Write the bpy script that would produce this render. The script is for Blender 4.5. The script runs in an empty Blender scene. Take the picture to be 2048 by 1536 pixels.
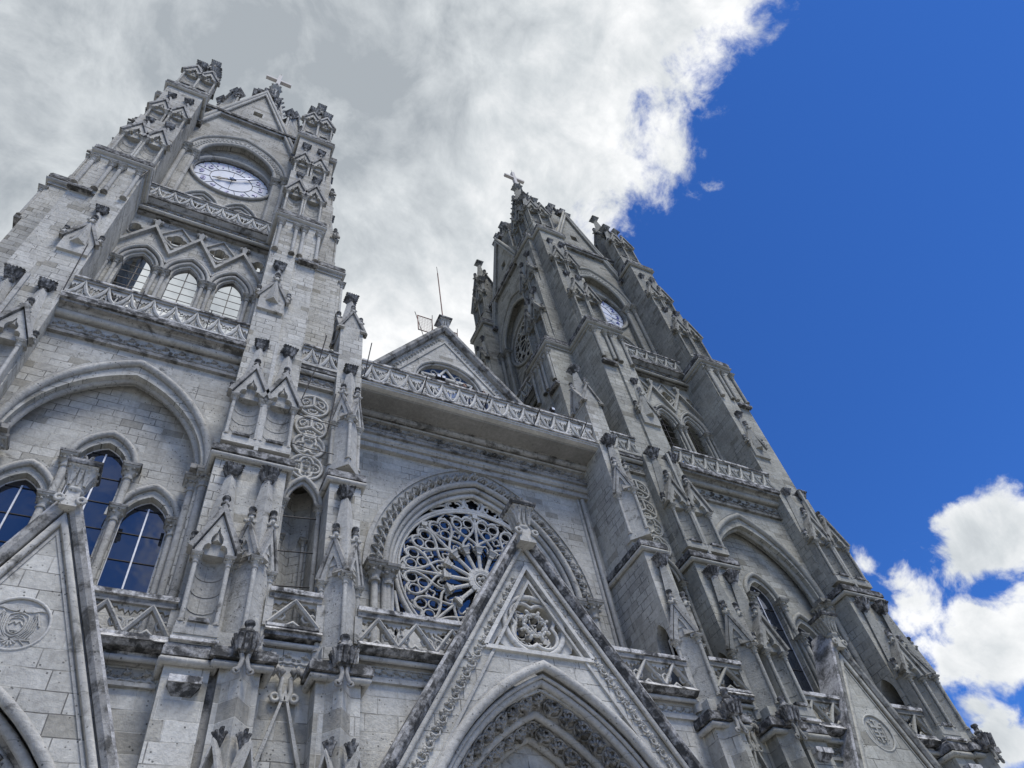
import bpy, math, random
from mathutils import Vector, Matrix
from mathutils.geometry import tessellate_polygon
random.seed(7)
PI = math.pi
scene = bpy.context.scene
C = scene.collection

# ------------------------------------------------------------------ camera
cam_d = bpy.data.cameras.new('camera')
cam_d.sensor_width = 36.0
cam_d.lens = 36.0 * 1448.4 / 2048.0
cam_d.clip_start = 0.1
cam_d.clip_end = 5000
cam = bpy.data.objects.new('camera', cam_d)
C.objects.link(cam)
RC = (Matrix.Rotation(math.radians(-35.2452), 4, 'Z') @ Matrix.Rotation(math.radians(140.9687), 4, 'X')
      @ Matrix.Rotation(math.radians(-12.2295), 4, 'Z'))
cam.matrix_world = Matrix.Translation((-10.3134, -16.8, 1.65)) @ RC
scene.camera = cam

# ------------------------------------------------------------------ view
scene.view_settings.view_transform = 'Standard'
scene.view_settings.look = 'None'
scene.view_settings.exposure = 0.50
scene.view_settings.gamma = 1.0
scene.render.engine = 'CYCLES'
scene.cycles.max_bounces = 6
scene.cycles.diffuse_bounces = 3
scene.cycles.use_denoising = True

# ------------------------------------------------------------------ sun (veiled by thin cloud, high over the square)
SUN_EL, SUN_AZ = 64.0, 166.0          # azimuth clockwise from +Y (north of the sky node)
sd = bpy.data.lights.new('sun', 'SUN')
sd.energy = 3.0
sd.angle = math.radians(24)
sd.color = (1.0, 0.965, 0.92)
sun = bpy.data.objects.new('sun', sd)
C.objects.link(sun)
el, az = math.radians(SUN_EL), math.radians(SUN_AZ)
sdir = Vector((math.sin(az) * math.cos(el), math.cos(az) * math.cos(el), math.sin(el)))
sun.rotation_euler = sdir.to_track_quat('Z', 'Y').to_euler()
sun.location = (0, -40, 90)

# ------------------------------------------------------------------ world: Nishita sky with clouds in fixed world directions
world = bpy.data.worlds.new('World')
scene.world = world
world.use_nodes = True
nt = world.node_tree
nt.nodes.clear()
def W(t, **k):
    n = nt.nodes.new(t)
    for a, b in k.items(): setattr(n, a, b)
    return n
def wl(a, b): nt.links.new(a, b)
def wmath(op, a, b=None, c=None):
    n = W('ShaderNodeMath', operation=op)
    for i, v in enumerate((a, b, c)):
        if v is None: continue
        if isinstance(v, (int, float)): n.inputs[i].default_value = v
        else: wl(v, n.inputs[i])
    return n.outputs[0]
def wnoise(vec, scale, detail, rough, dist=0.0):
    n = W('ShaderNodeTexNoise')
    n.inputs['Scale'].default_value = scale; n.inputs['Detail'].default_value = detail
    n.inputs['Roughness'].default_value = rough; n.inputs['Distortion'].default_value = dist
    wl(vec, n.inputs['Vector'])
    return n
def wmap(v, a, b, c, d, smooth=True):
    n = W('ShaderNodeMapRange')
    n.interpolation_type = 'SMOOTHSTEP' if smooth else 'LINEAR'
    wl(v, n.inputs[0])
    for i, q in enumerate((a, b, c, d)): n.inputs[i + 1].default_value = q
    return n.outputs[0]
def wdot(vec, d):
    n = W('ShaderNodeVectorMath', operation='DOT_PRODUCT'); wl(vec, n.inputs[0]); n.inputs[1].default_value = d
    return n.outputs['Value']
sky = W('ShaderNodeTexSky')
sky.sky_type = 'NISHITA'
sky.sun_disc = False
sky.sun_elevation = el
sky.sun_rotation = az
sky.altitude = 2800
sky.air_density = 1.0
sky.dust_density = 0.3
sky.ozone_density = 3.0
tcn = W('ShaderNodeTexCoord')
nrm = W('ShaderNodeVectorMath', operation='NORMALIZE'); wl(tcn.outputs['Generated'], nrm.inputs[0])
D0 = nrm.outputs[0]
wn = wnoise(D0, 3.2, 3, 0.5)
sub = W('ShaderNodeVectorMath', operation='SUBTRACT'); wl(wn.outputs['Color'], sub.inputs[0]); sub.inputs[1].default_value = (.5, .5, .5)
scl = W('ShaderNodeVectorMath', operation='SCALE'); wl(sub.outputs[0], scl.inputs[0]); scl.inputs['Scale'].default_value = 0.16
addv = W('ShaderNodeVectorMath', operation='ADD'); wl(D0, addv.inputs[0]); wl(scl.outputs[0], addv.inputs[1])
DW = addv.outputs[0]
sep = W('ShaderNodeSeparateXYZ'); wl(D0, sep.inputs[0])
bank = wdot(DW, (-0.8584, -0.1918, 0.4758))                       # the big bank of cloud over the left of the square
bank = wmath('MINIMUM', bank, wmath('ADD', sep.outputs[1], 0.12))  # it ends overhead, behind it the sky is open
bank = wmath('SUBTRACT', bank, 0.010)
M = bank
puff = None
for c, r in [((0.4942, 0.1839, 0.8497), 0.020), ((0.8236, 0.3314, 0.4603), 0.056), ((0.8404, 0.2962, 0.4538), 0.058),
             ((0.7931, 0.4236, 0.4377), 0.030), ((0.7839, 0.4197, 0.4577), 0.018), ((0.8393, 0.3999, 0.3683), 0.060),
             ((0.8173, 0.4405, 0.3714), 0.034), ((0.8561, 0.3565, 0.3742), 0.050), ((0.8393, 0.4518, 0.3025), 0.044),
             ((0.8327, 0.4484, 0.3249), 0.030), ((0.7569, 0.4320, 0.4904), 0.009), ((0.76, 0.37, 0.535), -0.006)]:
    dn = W('ShaderNodeVectorMath', operation='DISTANCE'); wl(D0, dn.inputs[0]); dn.inputs[1].default_value = c
    q = wmath('SUBTRACT', r - .006, dn.outputs['Value'])
    puff = q if puff is None else wmath('MAXIMUM', puff, q)
# unseen scattered cloud behind the camera, thickened to whiten the ambient light
off = W('ShaderNodeVectorMath', operation='ADD'); wl(D0, off.inputs[0]); off.inputs[1].default_value = (4.3, 1.7, 2.2)
bn = wnoise(off.outputs[0], 3.1, 7, 0.58)
bkd = wmath('MULTIPLY', wmap(bn.outputs['Fac'], 0.42, 0.72, 0.0, 0.85), wmap(sep.outputs[1], -0.42, -0.22, 1.0, 0.0))
fb = wnoise(DW, 8.5, 13, 0.66, 0.2).outputs['Fac']
fb2 = wnoise(D0, 30.0, 9, 0.6, 0.4).outputs['Fac']
f1 = wmath('SUBTRACT', fb, 0.5); f2 = wmath('SUBTRACT', fb2, 0.5)
fine = wmath('ADD', wmath('MULTIPLY', f1, 0.30), wmath('MULTIPLY', f2, 0.06))
dens = wmap(wmath('ADD', M, fine), -0.020, 0.050, 0.0, 1.0)
dens = wmath('MAXIMUM', dens, bkd)
fb3 = wnoise(D0, 17.0, 10, 0.6, 0.3).outputs['Fac']
pf = wmath('ADD', puff, wmath('ADD', wmath('MULTIPLY', wmath("SUBTRACT", fb3, 0.5), 0.12), wmath('MULTIPLY', f2, 0.02)))
dens = wmath('MAXIMUM', dens, wmap(pf, -0.008, 0.016, 0.0, 1.0))
cn = wnoise(DW, 6.0, 10, 0.62, 0.3).outputs['Fac']
cn2 = wnoise(D0, 2.1, 3, 0.5, 0.2).outputs['Fac']
br = wmath('ADD', wmath('MULTIPLY', wmath('SUBTRACT', cn, 0.5), 2.5), wmath('MULTIPLY', wmath('SUBTRACT', cn2, 0.5), 2.0))
br = wmath('ADD', br, wmath('SUBTRACT', 0.78, wmath('MULTIPLY', wmath('MINIMUM', wmath('MAXIMUM', M, 0.0), 0.45), 1.25)))
br = wmath('ADD', br, wmath('MULTIPLY', wmath('SUBTRACT', fb3, 0.5), 0.9))
br = wmath('SUBTRACT', br, wmath('MULTIPLY', wmap(pf, 0.0, 0.06, 0.0, 1.0), 0.38))
br = wmap(br, -0.05, 1.05, 0.0, 1.0, False)
ramp = W('ShaderNodeValToRGB')
ramp.color_ramp.elements[0].position = 0.0; ramp.color_ramp.elements[0].color = (0.40, 0.44, 0.48, 1)
ramp.color_ramp.elements[1].position = 1.0; ramp.color_ramp.elements[1].color = (0.99, 1.0, 1.01, 1)
e = ramp.color_ramp.elements.new(0.5); e.color = (0.66, 0.70, 0.73, 1)
wl(br, ramp.inputs[0])
CLOUD_GAIN, SKY_GAIN, SKY_STRENGTH = 7.2, 0.80, 0.10
cg = W('ShaderNodeVectorMath', operation='SCALE'); wl(ramp.outputs[0], cg.inputs[0]); cg.inputs['Scale'].default_value = CLOUD_GAIN
hs = W('ShaderNodeHueSaturation'); hs.inputs['Saturation'].default_value = 1.0; hs.inputs['Value'].default_value = SKY_GAIN
tn = W('ShaderNodeMix', data_type='RGBA', blend_type='MULTIPLY'); tn.inputs[0].default_value = 1.0; tn.inputs[7].default_value = (0.43, 0.92, 1.66, 1)
wl(sky.outputs[0], tn.inputs[6]); wl(tn.outputs[2], hs.inputs['Color'])
mx = W('ShaderNodeMix', data_type='RGBA'); wl(dens, mx.inputs[0]); wl(hs.outputs[0], mx.inputs[6]); wl(cg.outputs[0], mx.inputs[7])
bg = W('ShaderNodeBackground'); bg.inputs['Strength'].default_value = SKY_STRENGTH
wl(mx.outputs[2], bg.inputs['Color'])
wo = W('ShaderNodeOutputWorld'); wl(bg.outputs[0], wo.inputs[0])

# ------------------------------------------------------------------ materials
def new_mat(name):
    m = bpy.data.materials.new(name); m.use_nodes = True
    m.node_tree.nodes.clear()
    return m
class NT:
    def __init__(s, m):
        s.t = m.node_tree
    def n(s, t, **k):
        q = s.t.nodes.new(t)
        for a, b in k.items(): setattr(q, a, b)
        return q
    def l(s, a, b): s.t.links.new(a, b)
    def math(s, op, a, b=None, c=None):
        q = s.n('ShaderNodeMath', operation=op)
        for i, v in enumerate((a, b, c)):
            if v is None: continue
            if isinstance(v, (int, float)): q.inputs[i].default_value = v
            else: s.l(v, q.inputs[i])
        return q.outputs[0]
    def noise(s, vec, scale, detail=4, rough=.55, dist=0.):
        q = s.n('ShaderNodeTexNoise'); s.l(vec, q.inputs['Vector'])
        q.inputs['Scale'].default_value = scale; q.inputs['Detail'].default_value = detail
        q.inputs['Roughness'].default_value = rough; q.inputs['Distortion'].default_value = dist
        return q.outputs['Fac']
    def mr(s, v, a, b, c, d):
        q = s.n('ShaderNodeMapRange'); s.l(v, q.inputs[0]); q.interpolation_type = 'SMOOTHSTEP'
        for i, x in enumerate((a, b, c, d)): q.inputs[i + 1].default_value = x
        return q.outputs[0]
    def mix(s, f, a, b, blend='MIX'):
        q = s.n('ShaderNodeMix', data_type='RGBA', blend_type=blend)
        for i, v in ((0, f), (6, a), (7, b)):
            if isinstance(v, (int, float)): q.inputs[i].default_value = v
            elif isinstance(v, tuple): q.inputs[i].default_value = (*v, 1)
            else: s.l(v, q.inputs[i])
        return q.outputs[2]
    def ramp(s, v, stops):
        q = s.n('ShaderNodeValToRGB'); s.l(v, q.inputs[0]); cr = q.color_ramp
        while len(cr.elements) < len(stops): cr.elements.new(0.5)
        for e, (p, c) in zip(cr.elements, stops): e.position = p; e.color = (*c, 1)
        return q.outputs[0]

def stone(name, blocks=True, tint=(1.0, .968, .862), crust=0.25, bw=.86, bh=.46, pits=1.0, tone=1.0):
    m = new_mat(name); k = NT(m)
    geo = k.n('ShaderNodeNewGeometry')
    sp = k.n('ShaderNodeSeparateXYZ'); k.l(geo.outputs['Position'], sp.inputs[0])
    sn = k.n('ShaderNodeSeparateXYZ'); k.l(geo.outputs['True Normal'], sn.inputs[0])
    side = k.math('GREATER_THAN', k.math('ABSOLUTE', sn.outputs[0]), 0.68)
    u = k.math('ADD', k.math('MULTIPLY', sp.outputs[0], k.math('SUBTRACT', 1.0, side)), k.math('MULTIPLY', k.math('ADD', sp.outputs[1], 0.31), side))
    cb = k.n('ShaderNodeCombineXYZ'); k.l(u, cb.inputs[0]); k.l(sp.outputs[2], cb.inputs[1])
    P = geo.outputs['Position']
    if blocks:
        # courses wander a little so that they are not ruled lines
        jit = k.math('MULTIPLY', k.math('SUBTRACT', k.noise(P, 1.1, 2), .5), .05)
        cb2 = k.n('ShaderNodeCombineXYZ'); k.l(u, cb2.inputs[0]); k.l(k.math('ADD', sp.outputs[2], jit), cb2.inputs[1])
        b = k.n('ShaderNodeTexBrick'); k.l(cb2.outputs[0], b.inputs['Vector'])
        b.inputs['Scale'].default_value = 1.0
        b.inputs['Brick Width'].default_value = bw; b.inputs['Row Height'].default_value = bh
        b.inputs['Mortar Size'].default_value = 0.013; b.inputs['Mortar Smooth'].default_value = 0.3
        b.inputs['Color1'].default_value = (0, 0, 0, 1); b.inputs['Color2'].default_value = (1, 1, 1, 1); b.inputs['Mortar'].default_value = (.5, .5, .5, 1)
        b.offset = 0.5; b.squash = 1.25; b.squash_frequency = 3
        base = k.ramp(b.outputs['Color'], [(0.0, (.285, .28, .262)), (0.05, (.325, .322, .31)), (0.11, (.40, .402, .398)), (0.55, (.455, .458, .458)), (1.0, (.51, .516, .518))])
        mort = b.outputs['Fac']
        # joints: old lime, pale in places and open (dark) in others
        mcol = k.mix(k.mr(k.noise(P, .7, 3), .40, .60, 0, 1), (.16, .16, .16), (.52, .52, .51))
        base = k.mix(mort, base, mcol)
    else:
        base = k.mix(k.noise(P, 1.6, 3), (.35, .355, .36), (.45, .455, .465))
        b = k.n('ShaderNodeTexBrick'); k.l(cb.outputs[0], b.inputs['Vector'])
        b.inputs['Scale'].default_value = 1.0; b.inputs['Brick Width'].default_value = 3.1; b.inputs['Row Height'].default_value = .47
        b.inputs['Mortar Size'].default_value = 0.009; b.inputs['Mortar Smooth'].default_value = 0.4
        base = k.mix(k.math('MULTIPLY', b.outputs['Fac'], .55), base, k.mix(k.mr(k.noise(P, .9, 2), .45, .55, 0, 1), (.12, .12, .12), (.56, .56, .55)))
    n1 = k.mr(k.noise(P, .45, 4), .3, .7, .80, 1.10)
    n2 = k.mr(k.noise(P, 7.0, 10, .74), .25, .75, .76, 1.16)
    base = k.mix(1.0, base, n1, 'MULTIPLY')
    base = k.mix(1.0, base, n2, 'MULTIPLY')
    # rain streaks
    mp = k.n('ShaderNodeMapping'); k.l(cb.outputs[0], mp.inputs[0]); mp.inputs['Scale'].default_value = (2.6, .16, 1)
    st = k.mr(k.noise(mp.outputs[0], 1.0, 5, .6), .56, .76, 0, .38)
    base = k.mix(st, base, (.15, .15, .145))
    mp2 = k.n('ShaderNodeMapping'); k.l(cb.outputs[0], mp2.inputs[0]); mp2.inputs['Scale'].default_value = (3.4, .22, 1); mp2.inputs['Location'].default_value = (7, 3, 0)
    wt = k.mr(k.noise(mp2.outputs[0], 1.0, 5, .6), .60, .75, 0, .35)
    base = k.mix(wt, base, (.58, .585, .58))
    # lichen / soot patches
    ls = k.mr(k.noise(P, 1.7, 7, .7, .4), .62 - crust * .12, .72 - crust * .06, 0, .85)
    base = k.mix(k.math('MULTIPLY', ls, min(1, .35 + crust)), base, (.06, .06, .057))
    if pits:
        v = k.n('ShaderNodeTexVoronoi'); k.l(P, v.inputs['Vector']); v.inputs['Scale'].default_value = 9.0
        ps = k.math('MULTIPLY', k.mr(v.outputs['Distance'], .16, .24, 1, 0), k.mr(k.noise(P, 3.1, 2), .5, .6, 0, pits))
        base = k.mix(k.math('MULTIPLY', ps, .8), base, (.06, .06, .06))
    # the tint turns duller and olive-grey towards the right-hand tower
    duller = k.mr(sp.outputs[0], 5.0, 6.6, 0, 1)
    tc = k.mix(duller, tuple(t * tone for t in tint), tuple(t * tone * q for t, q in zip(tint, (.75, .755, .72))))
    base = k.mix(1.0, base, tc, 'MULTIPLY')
    bs = k.n('ShaderNodeBsdfPrincipled'); k.l(base, bs.inputs['Base Color'])
    bs.inputs['Roughness'].default_value = .92
    bs.inputs['Specular IOR Level'].default_value = .15
    h = k.math('ADD', k.noise(P, 14, 6, .7), k.math('MULTIPLY', k.noise(P, 2.2, 3), .6))
    if blocks: h = k.math('SUBTRACT', h, k.math('MULTIPLY', mort, .9))
    bp = k.n('ShaderNodeBump'); k.l(h, bp.inputs['Height']); bp.inputs['Strength'].default_value = .75; bp.inputs['Distance'].default_value = .035
    k.l(bp.outputs[0], bs.inputs['Normal'])
    o = k.n('ShaderNodeOutputMaterial'); k.l(bs.outputs[0], o.inputs[0])
    return m
def simple(name, col, rough=.6, metal=0., var=.2, scale=6., spec=.3):
    m = new_mat(name); k = NT(m)
    geo = k.n('ShaderNodeNewGeometry')
    f = k.mr(k.noise(geo.outputs['Position'], scale, 5, .65), .3, .7, 1 - var, 1 + var)
    c = k.mix(1.0, tuple(col), f, 'MULTIPLY')
    bs = k.n('ShaderNodeBsdfPrincipled'); k.l(c, bs.inputs['Base Color'])
    bs.inputs['Roughness'].default_value = rough; bs.inputs['Metallic'].default_value = metal
    bs.inputs['Specular IOR Level'].default_value = spec
    o = k.n('ShaderNodeOutputMaterial'); k.l(bs.outputs[0], o.inputs[0])
    return m
def crusted(name, dark, pale, lo, hi, scale):
    m = new_mat(name); k = NT(m)
    geo = k.n('ShaderNodeNewGeometry'); P = geo.outputs['Position']
    f = k.mr(k.noise(P, scale, 7, .68, .3), lo, hi, 0, 1)
    c = k.mix(f, dark, pale)
    c = k.mix(1.0, c, k.mr(k.noise(P, 15, 5, .7), .3, .7, .7, 1.25), 'MULTIPLY')
    bs = k.n('ShaderNodeBsdfPrincipled'); k.l(c, bs.inputs['Base Color']); bs.inputs['Roughness'].default_value = .95
    bs.inputs['Specular IOR Level'].default_value = .1
    bp = k.n('ShaderNodeBump'); k.l(k.noise(P, 12, 6, .7), bp.inputs['Height']); bp.inputs['Strength'].default_value = .7; bp.inputs['Distance'].default_value = .04
    k.l(bp.outputs[0], bs.inputs['Normal'])
    o = k.n('ShaderNodeOutputMaterial'); k.l(bs.outputs[0], o.inputs[0])
    return m
def glass(name, col, rough=.03, spec=.8):
    m = new_mat(name); k = NT(m)
    geo = k.n('ShaderNodeNewGeometry'); P = geo.outputs['Position']
    bs = k.n('ShaderNodeBsdfPrincipled'); bs.inputs['Base Color'].default_value = (*col, 1)
    bs.inputs['Roughness'].default_value = rough; bs.inputs['Specular IOR Level'].default_value = spec
    bs.inputs['IOR'].default_value = 1.72
    bp = k.n('ShaderNodeBump'); k.l(k.noise(P, 1.4, 2), bp.inputs['Height']); bp.inputs['Strength'].default_value = .12; bp.inputs['Distance'].default_value = .05
    k.l(bp.outputs[0], bs.inputs['Normal'])
    o = k.n('ShaderNodeOutputMaterial'); k.l(bs.outputs[0], o.inputs[0])
    return m
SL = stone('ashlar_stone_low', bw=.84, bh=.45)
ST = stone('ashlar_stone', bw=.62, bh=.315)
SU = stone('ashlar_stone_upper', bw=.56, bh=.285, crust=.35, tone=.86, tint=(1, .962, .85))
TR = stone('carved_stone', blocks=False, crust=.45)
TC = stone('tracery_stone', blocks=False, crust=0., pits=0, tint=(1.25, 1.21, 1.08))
SF = stone('shaded_soffit_stone', blocks=False, crust=.1, pits=0, tone=.62)  # carved stone darkened, its tone holds the shade under the balcony slab
CR = stone('stained_and_shaded_stone', blocks=False, crust=1.3, tone=.78, tint=(1, .965, .87))
BK = crusted('black_crust_stone', (.055, .055, .052), (.32, .315, .30), .42, .66, 3.4)
PL = crusted('lime_washed_ledge', (.07, .07, .068), (.50, .49, .46), .40, .58, 2.2)
GL = glass('window_glass', (.012, .016, .024), .03, 1.0)
CW = simple('clock_white', (.52, .545, .59), .6, 0, .08, 2.5, .1)
NB = simple('numeral_blue', (.035, .055, .26), .5, 0, .1)
HB = simple('hand_pale_blue', (.30, .36, .50), .5, 0, .1)
MD = simple('dark_metal_and_shade', (.030, .028, .028), .6, .3, .3)
MR = simple('rusty_metal', (.15, .075, .06), .8, .2, .3)
LEAD = simple('window_bar', (.55, .56, .57), .5, .2, .15)

# ------------------------------------------------------------------ mesh tools
class MB:
    def __init__(s):
        s.v = []; s.f = []; s.fm = []; s.fs = []; s.mats = []; s.T = Matrix.Identity(4); s.cur = 0
    def m(s, mat):
        if mat not in s.mats: s.mats.append(mat)
        s.cur = s.mats.index(mat); return s
    def at(s, T): s.T = T; return s
    def add(s, vs, fs, smooth=False):
        b = len(s.v); T = s.T
        s.v.extend([tuple(T @ Vector(p)) for p in vs])
        s.f.extend([tuple(i + b for i in q) for q in fs])
        s.fm.extend([s.cur] * len(fs)); s.fs.extend([smooth] * len(fs))
    def box(s, x0, x1, y0, y1, z0, z1):
        s.add([(x0, y0, z0), (x1, y0, z0), (x1, y1, z0), (x0, y1, z0), (x0, y0, z1), (x1, y0, z1), (x1, y1, z1), (x0, y1, z1)],
              [(0, 3, 2, 1), (4, 5, 6, 7), (0, 1, 5, 4), (1, 2, 6, 5), (2, 3, 7, 6), (3, 0, 4, 7)])
    def hexa(s, bot, top):
        s.add(list(bot) + list(top), [(0, 3, 2, 1), (4, 5, 6, 7), (0, 1, 5, 4), (1, 2, 6, 5), (2, 3, 7, 6), (3, 0, 4, 7)])
    def frus(s, cx, cy, z0, z1, h0, h1, diag=False):
        def q(h, z):
            if diag: return [(cx, cy - h, z), (cx + h, cy, z), (cx, cy + h, z), (cx - h, cy, z)]
            return [(cx - h, cy - h, z), (cx + h, cy - h, z), (cx + h, cy + h, z), (cx - h, cy + h, z)]
        s.hexa(q(h0, z0), q(h1, z1))
    def lathe(s, cx, cy, prof, n=8, smooth=True, rot=0.):
        vs = []; fs = []
        for r, z in prof:
            for i in range(n):
                a = 2 * PI * (i + rot) / n
                vs.append((cx + r * math.cos(a), cy + r * math.sin(a), z))
        for j in range(len(prof) - 1):
            for i in range(n):
                a, b = j * n + i, j * n + (i + 1) % n
                fs.append((a, b, b + n, a + n))
        s.add(vs, fs, smooth)
        s.add([vs[(len(prof) - 1) * n + i] for i in range(n)], [tuple(range(n))])
        s.add([vs[i] for i in range(n)], [tuple(range(n))[::-1]])
    def poly(s, outer, holes, y0, y1, back=True):
        loops = [outer] + list(holes)
        tri = tessellate_polygon([[Vector((p[0], 0, p[1])) for p in l] for l in loops])
        fl = [p for l in loops for p in l]
        s.add([(x, y0, z) for x, z in fl], [tuple(t) for t in tri])
        if back: s.add([(x, y1, z) for x, z in fl], [tuple(t)[::-1] for t in tri])
        for l in loops:
            n = len(l)
            s.add([(x, y0, z) for x, z in l] + [(x, y1, z) for x, z in l], [(i, (i + 1) % n, n + (i + 1) % n, n + i) for i in range(n)])
    def prismz(s, outer, z0, z1):
        tri = tessellate_polygon([[Vector((p[0], p[1], 0)) for p in outer]])
        n = len(outer)
        s.add([(x, y, z0) for x, y in outer], [tuple(t)[::-1] for t in tri])
        s.add([(x, y, z1) for x, y in outer], [tuple(t) for t in tri])
        s.add([(x, y, z0) for x, y in outer] + [(x, y, z1) for x, y in outer], [(i, (i + 1) % n, n + (i + 1) % n, n + i) for i in range(n)])
    def sweep(s, path, prof, n, closed=False, smooth=False):
        path = [Vector(p) for p in path]; n = Vector(n).normalized(); m = len(path); k = len(prof)
        vs = []
        for i in range(m):
            d1 = path[i] - path[i - 1] if (i > 0 or closed) else None
            d2 = path[(i + 1) % m] - path[i] if (i < m - 1 or closed) else None
            if d1 is None: d1 = d2
            if d2 is None: d2 = d1
            o1 = d1.cross(n).normalized(); o2 = d2.cross(n).normalized()
            q = 1 + o1.dot(o2)
            mit = (o1 + o2) / q if q > .25 else (o1 + o2) / .25
            for a, b in prof: vs.append(tuple(path[i] + mit * a + n * b))
        fs = []
        for i in range(m if closed else m - 1):
            j = (i + 1) % m
            for c in range(k):
                d = (c + 1) % k
                fs.append((i * k + c, i * k + d, j * k + d, j * k + c))
        s.add(vs, fs, smooth)
        if not closed:
            s.add(vs[:k], [tuple(range(k))[::-1]]); s.add(vs[-k:], [tuple(range(k))])
    def tube(s, path, r, n=(0, -1, 0), closed=False, k=7):
        s.sweep(path, [(r * math.cos(2 * PI * i / k), r * math.sin(2 * PI * i / k)) for i in range(k)], n, closed, True)
    def rod(s, a, b, r, k=6):
        a = Vector(a); b = Vector(b); d = (b - a).normalized()
        n = d.cross(Vector((0.3, 0.8, 0.52))).normalized()
        s.tube([a, b], r, n, False, k)
    def lump(s, cx, cy, cz, r, sx=1, sy=1, sz=1):
        a = []
        for dx, dy, dz in ((1, 0, 0), (-1, 0, 0), (0, 1, 0), (0, -1, 0), (0, 0, 1), (0, 0, -1)):
            a.append((cx + dx * r * sx, cy + dy * r * sy, cz + dz * r * sz))
        s.add(a, [(0, 2, 4), (2, 1, 4), (1, 3, 4), (3, 0, 4), (2, 0, 5), (1, 2, 5), (3, 1, 5), (0, 3, 5)], True)
    def mesh(s, name):
        me = bpy.data.meshes.new(name)
        me.from_pydata(s.v, [], s.f)
        for mt in s.mats: me.materials.append(mt)
        me.polygons.foreach_set('material_index', s.fm)
        me.polygons.foreach_set('use_smooth', s.fs)
        me.update()
        return me

def obj(name, me, parent=None, M=None, label=None):
    o = bpy.data.objects.new(name, me.mesh(name) if isinstance(me, MB) else me)
    C.objects.link(o)
    if parent is not None: o.parent = parent
    if M is not None: o.matrix_local = M
    if label: o['label'] = label
    return o
def thing(o, label, cat, group=None):
    o['label'] = label; o['category'] = cat
    if group: o['group'] = group
    return o
def TRL(x, y=0, z=0): return Matrix.Translation((x, y, z))
def RZ(a): return Matrix.Rotation(math.radians(a), 4, 'Z')
MIR = Matrix.Scale(-1, 4, (1, 0, 0))
I4 = Matrix.Identity(4)
FR = (0, -1, 0)

def arch(cx, z0, w, h, n=9, zb=None):
    "pointed arch from right foot over the apex to left foot, (x, z)"
    r = (w * w + h * h) / (2 * w)
    a1 = math.atan2(h, r - w) if r >= w else PI - math.atan2(h, w - r)
    right = [(cx + w - r + r * math.cos(a1 * i / n), z0 + r * math.sin(a1 * i / n)) for i in range(n + 1)]
    left = [(2 * cx - x, z) for x, z in right[:-1]][::-1]
    p = right + left
    if zb is not None: p = [(cx + w, zb)] + p + [(cx - w, zb)]
    return p
def P3(p, y): return [(x, y, z) for x, z in p]
def circ(cx, cz, r, n=20, a0=0.): return [(cx + r * math.cos(a0 + 2 * PI * i / n), cz + r * math.sin(a0 + 2 * PI * i / n)) for i in range(n)]
def foil(cx, cz, R, r, n, a0=0., seg=6):
    "n-foil outline: lobes of radius r centred at R, cusps on the bisectors"
    out = []
    d = R * math.sin(PI / n)
    k = R * math.cos(PI / n) + math.sqrt(max(0, r * r - d * d))
    for i in range(n):
        a = a0 + 2 * PI * i / n
        qx, qy = k * math.cos(PI / n) - R, -k * math.sin(PI / n)
        b0 = -abs(math.atan2(qy, qx))
        for j in range(seg):
            b = b0 - 2 * b0 * j / seg
            x, y = R + r * math.cos(b), r * math.sin(b)
            out.append((cx + x * math.cos(a) - y * math.sin(a), cz + x * math.sin(a) + y * math.cos(a)))
    return out
def rect(a0, a1, b0, b1): return [(a0, b0), (a1, b0), (a1, b1), (a0, b1)]
def roll(ca, cb, r, k=8): return [(ca + r * math.cos(2 * PI * i / k), cb + r * math.sin(2 * PI * i / k)) for i in range(k)]
TREF = [(.80, 0), (.84, .2), (.76, .40), (.56, .52), (.34, .50), (.42, .66), (.40, .86), (.26, 1.02), (.12, 1.12), (0, 1.42)]
def trefoil(cx, z0, w, h):
    r = [(cx + w * x, z0 + h * z / 1.42) for x, z in TREF]
    return r + [(2 * cx - x, z) for x, z in r[:-1]][::-1]

def col(b, cx, cy, z0, z1, r, dark=True, mat=None, cap=True):
    mat = mat or TR
    b.m(CR if dark else mat)  # base ring coloured darker in place of the shadows of its mouldings
    b.lathe(cx, cy, [(r * 1.75, z0), (r * 1.75, z0 + r * .5), (r * 1.35, z0 + r * .9), (r * 1.5, z0 + r * 1.3), (r, z0 + r * 1.7)], 8)
    b.m(mat)
    zc = z1 - r * 4.6 if cap else z1
    b.lathe(cx, cy, [(r, z0 + r * 1.6), (r, zc)], 8)
    if cap: capital(b, cx, cy, zc, z1, r, mat)
def capital(b, cx, cy, zc, z1, r, mat=None):
    h = z1 - zc
    b.m(mat or TR)
    b.lathe(cx, cy, [(r * 1.3, zc - .03 * h), (r * 1.4, zc + .06 * h), (r * 1.1, zc + .13 * h), (r * 1.12, zc + .3 * h), (r * 1.75, zc + .5 * h), (r * 1.2, zc + .53 * h), (r * 1.45, zc + .66 * h), (r * 2.0, zc + .76 * h)], 8, False)
    for i in range(8):
        a = PI / 4 * i + PI / 8
        b.lump(cx + 1.75 * r * math.cos(a), cy + 1.75 * r * math.sin(a), zc + (.48 if i % 2 else .68) * h, r * .5)
    b.frus(cx, cy, zc + .74 * h, zc + .84 * h, r * 1.8, r * 2.15)
    b.m(CR)
    b.frus(cx, cy, zc + .85 * h, z1, r * 2.3, r * 2.45)
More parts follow.
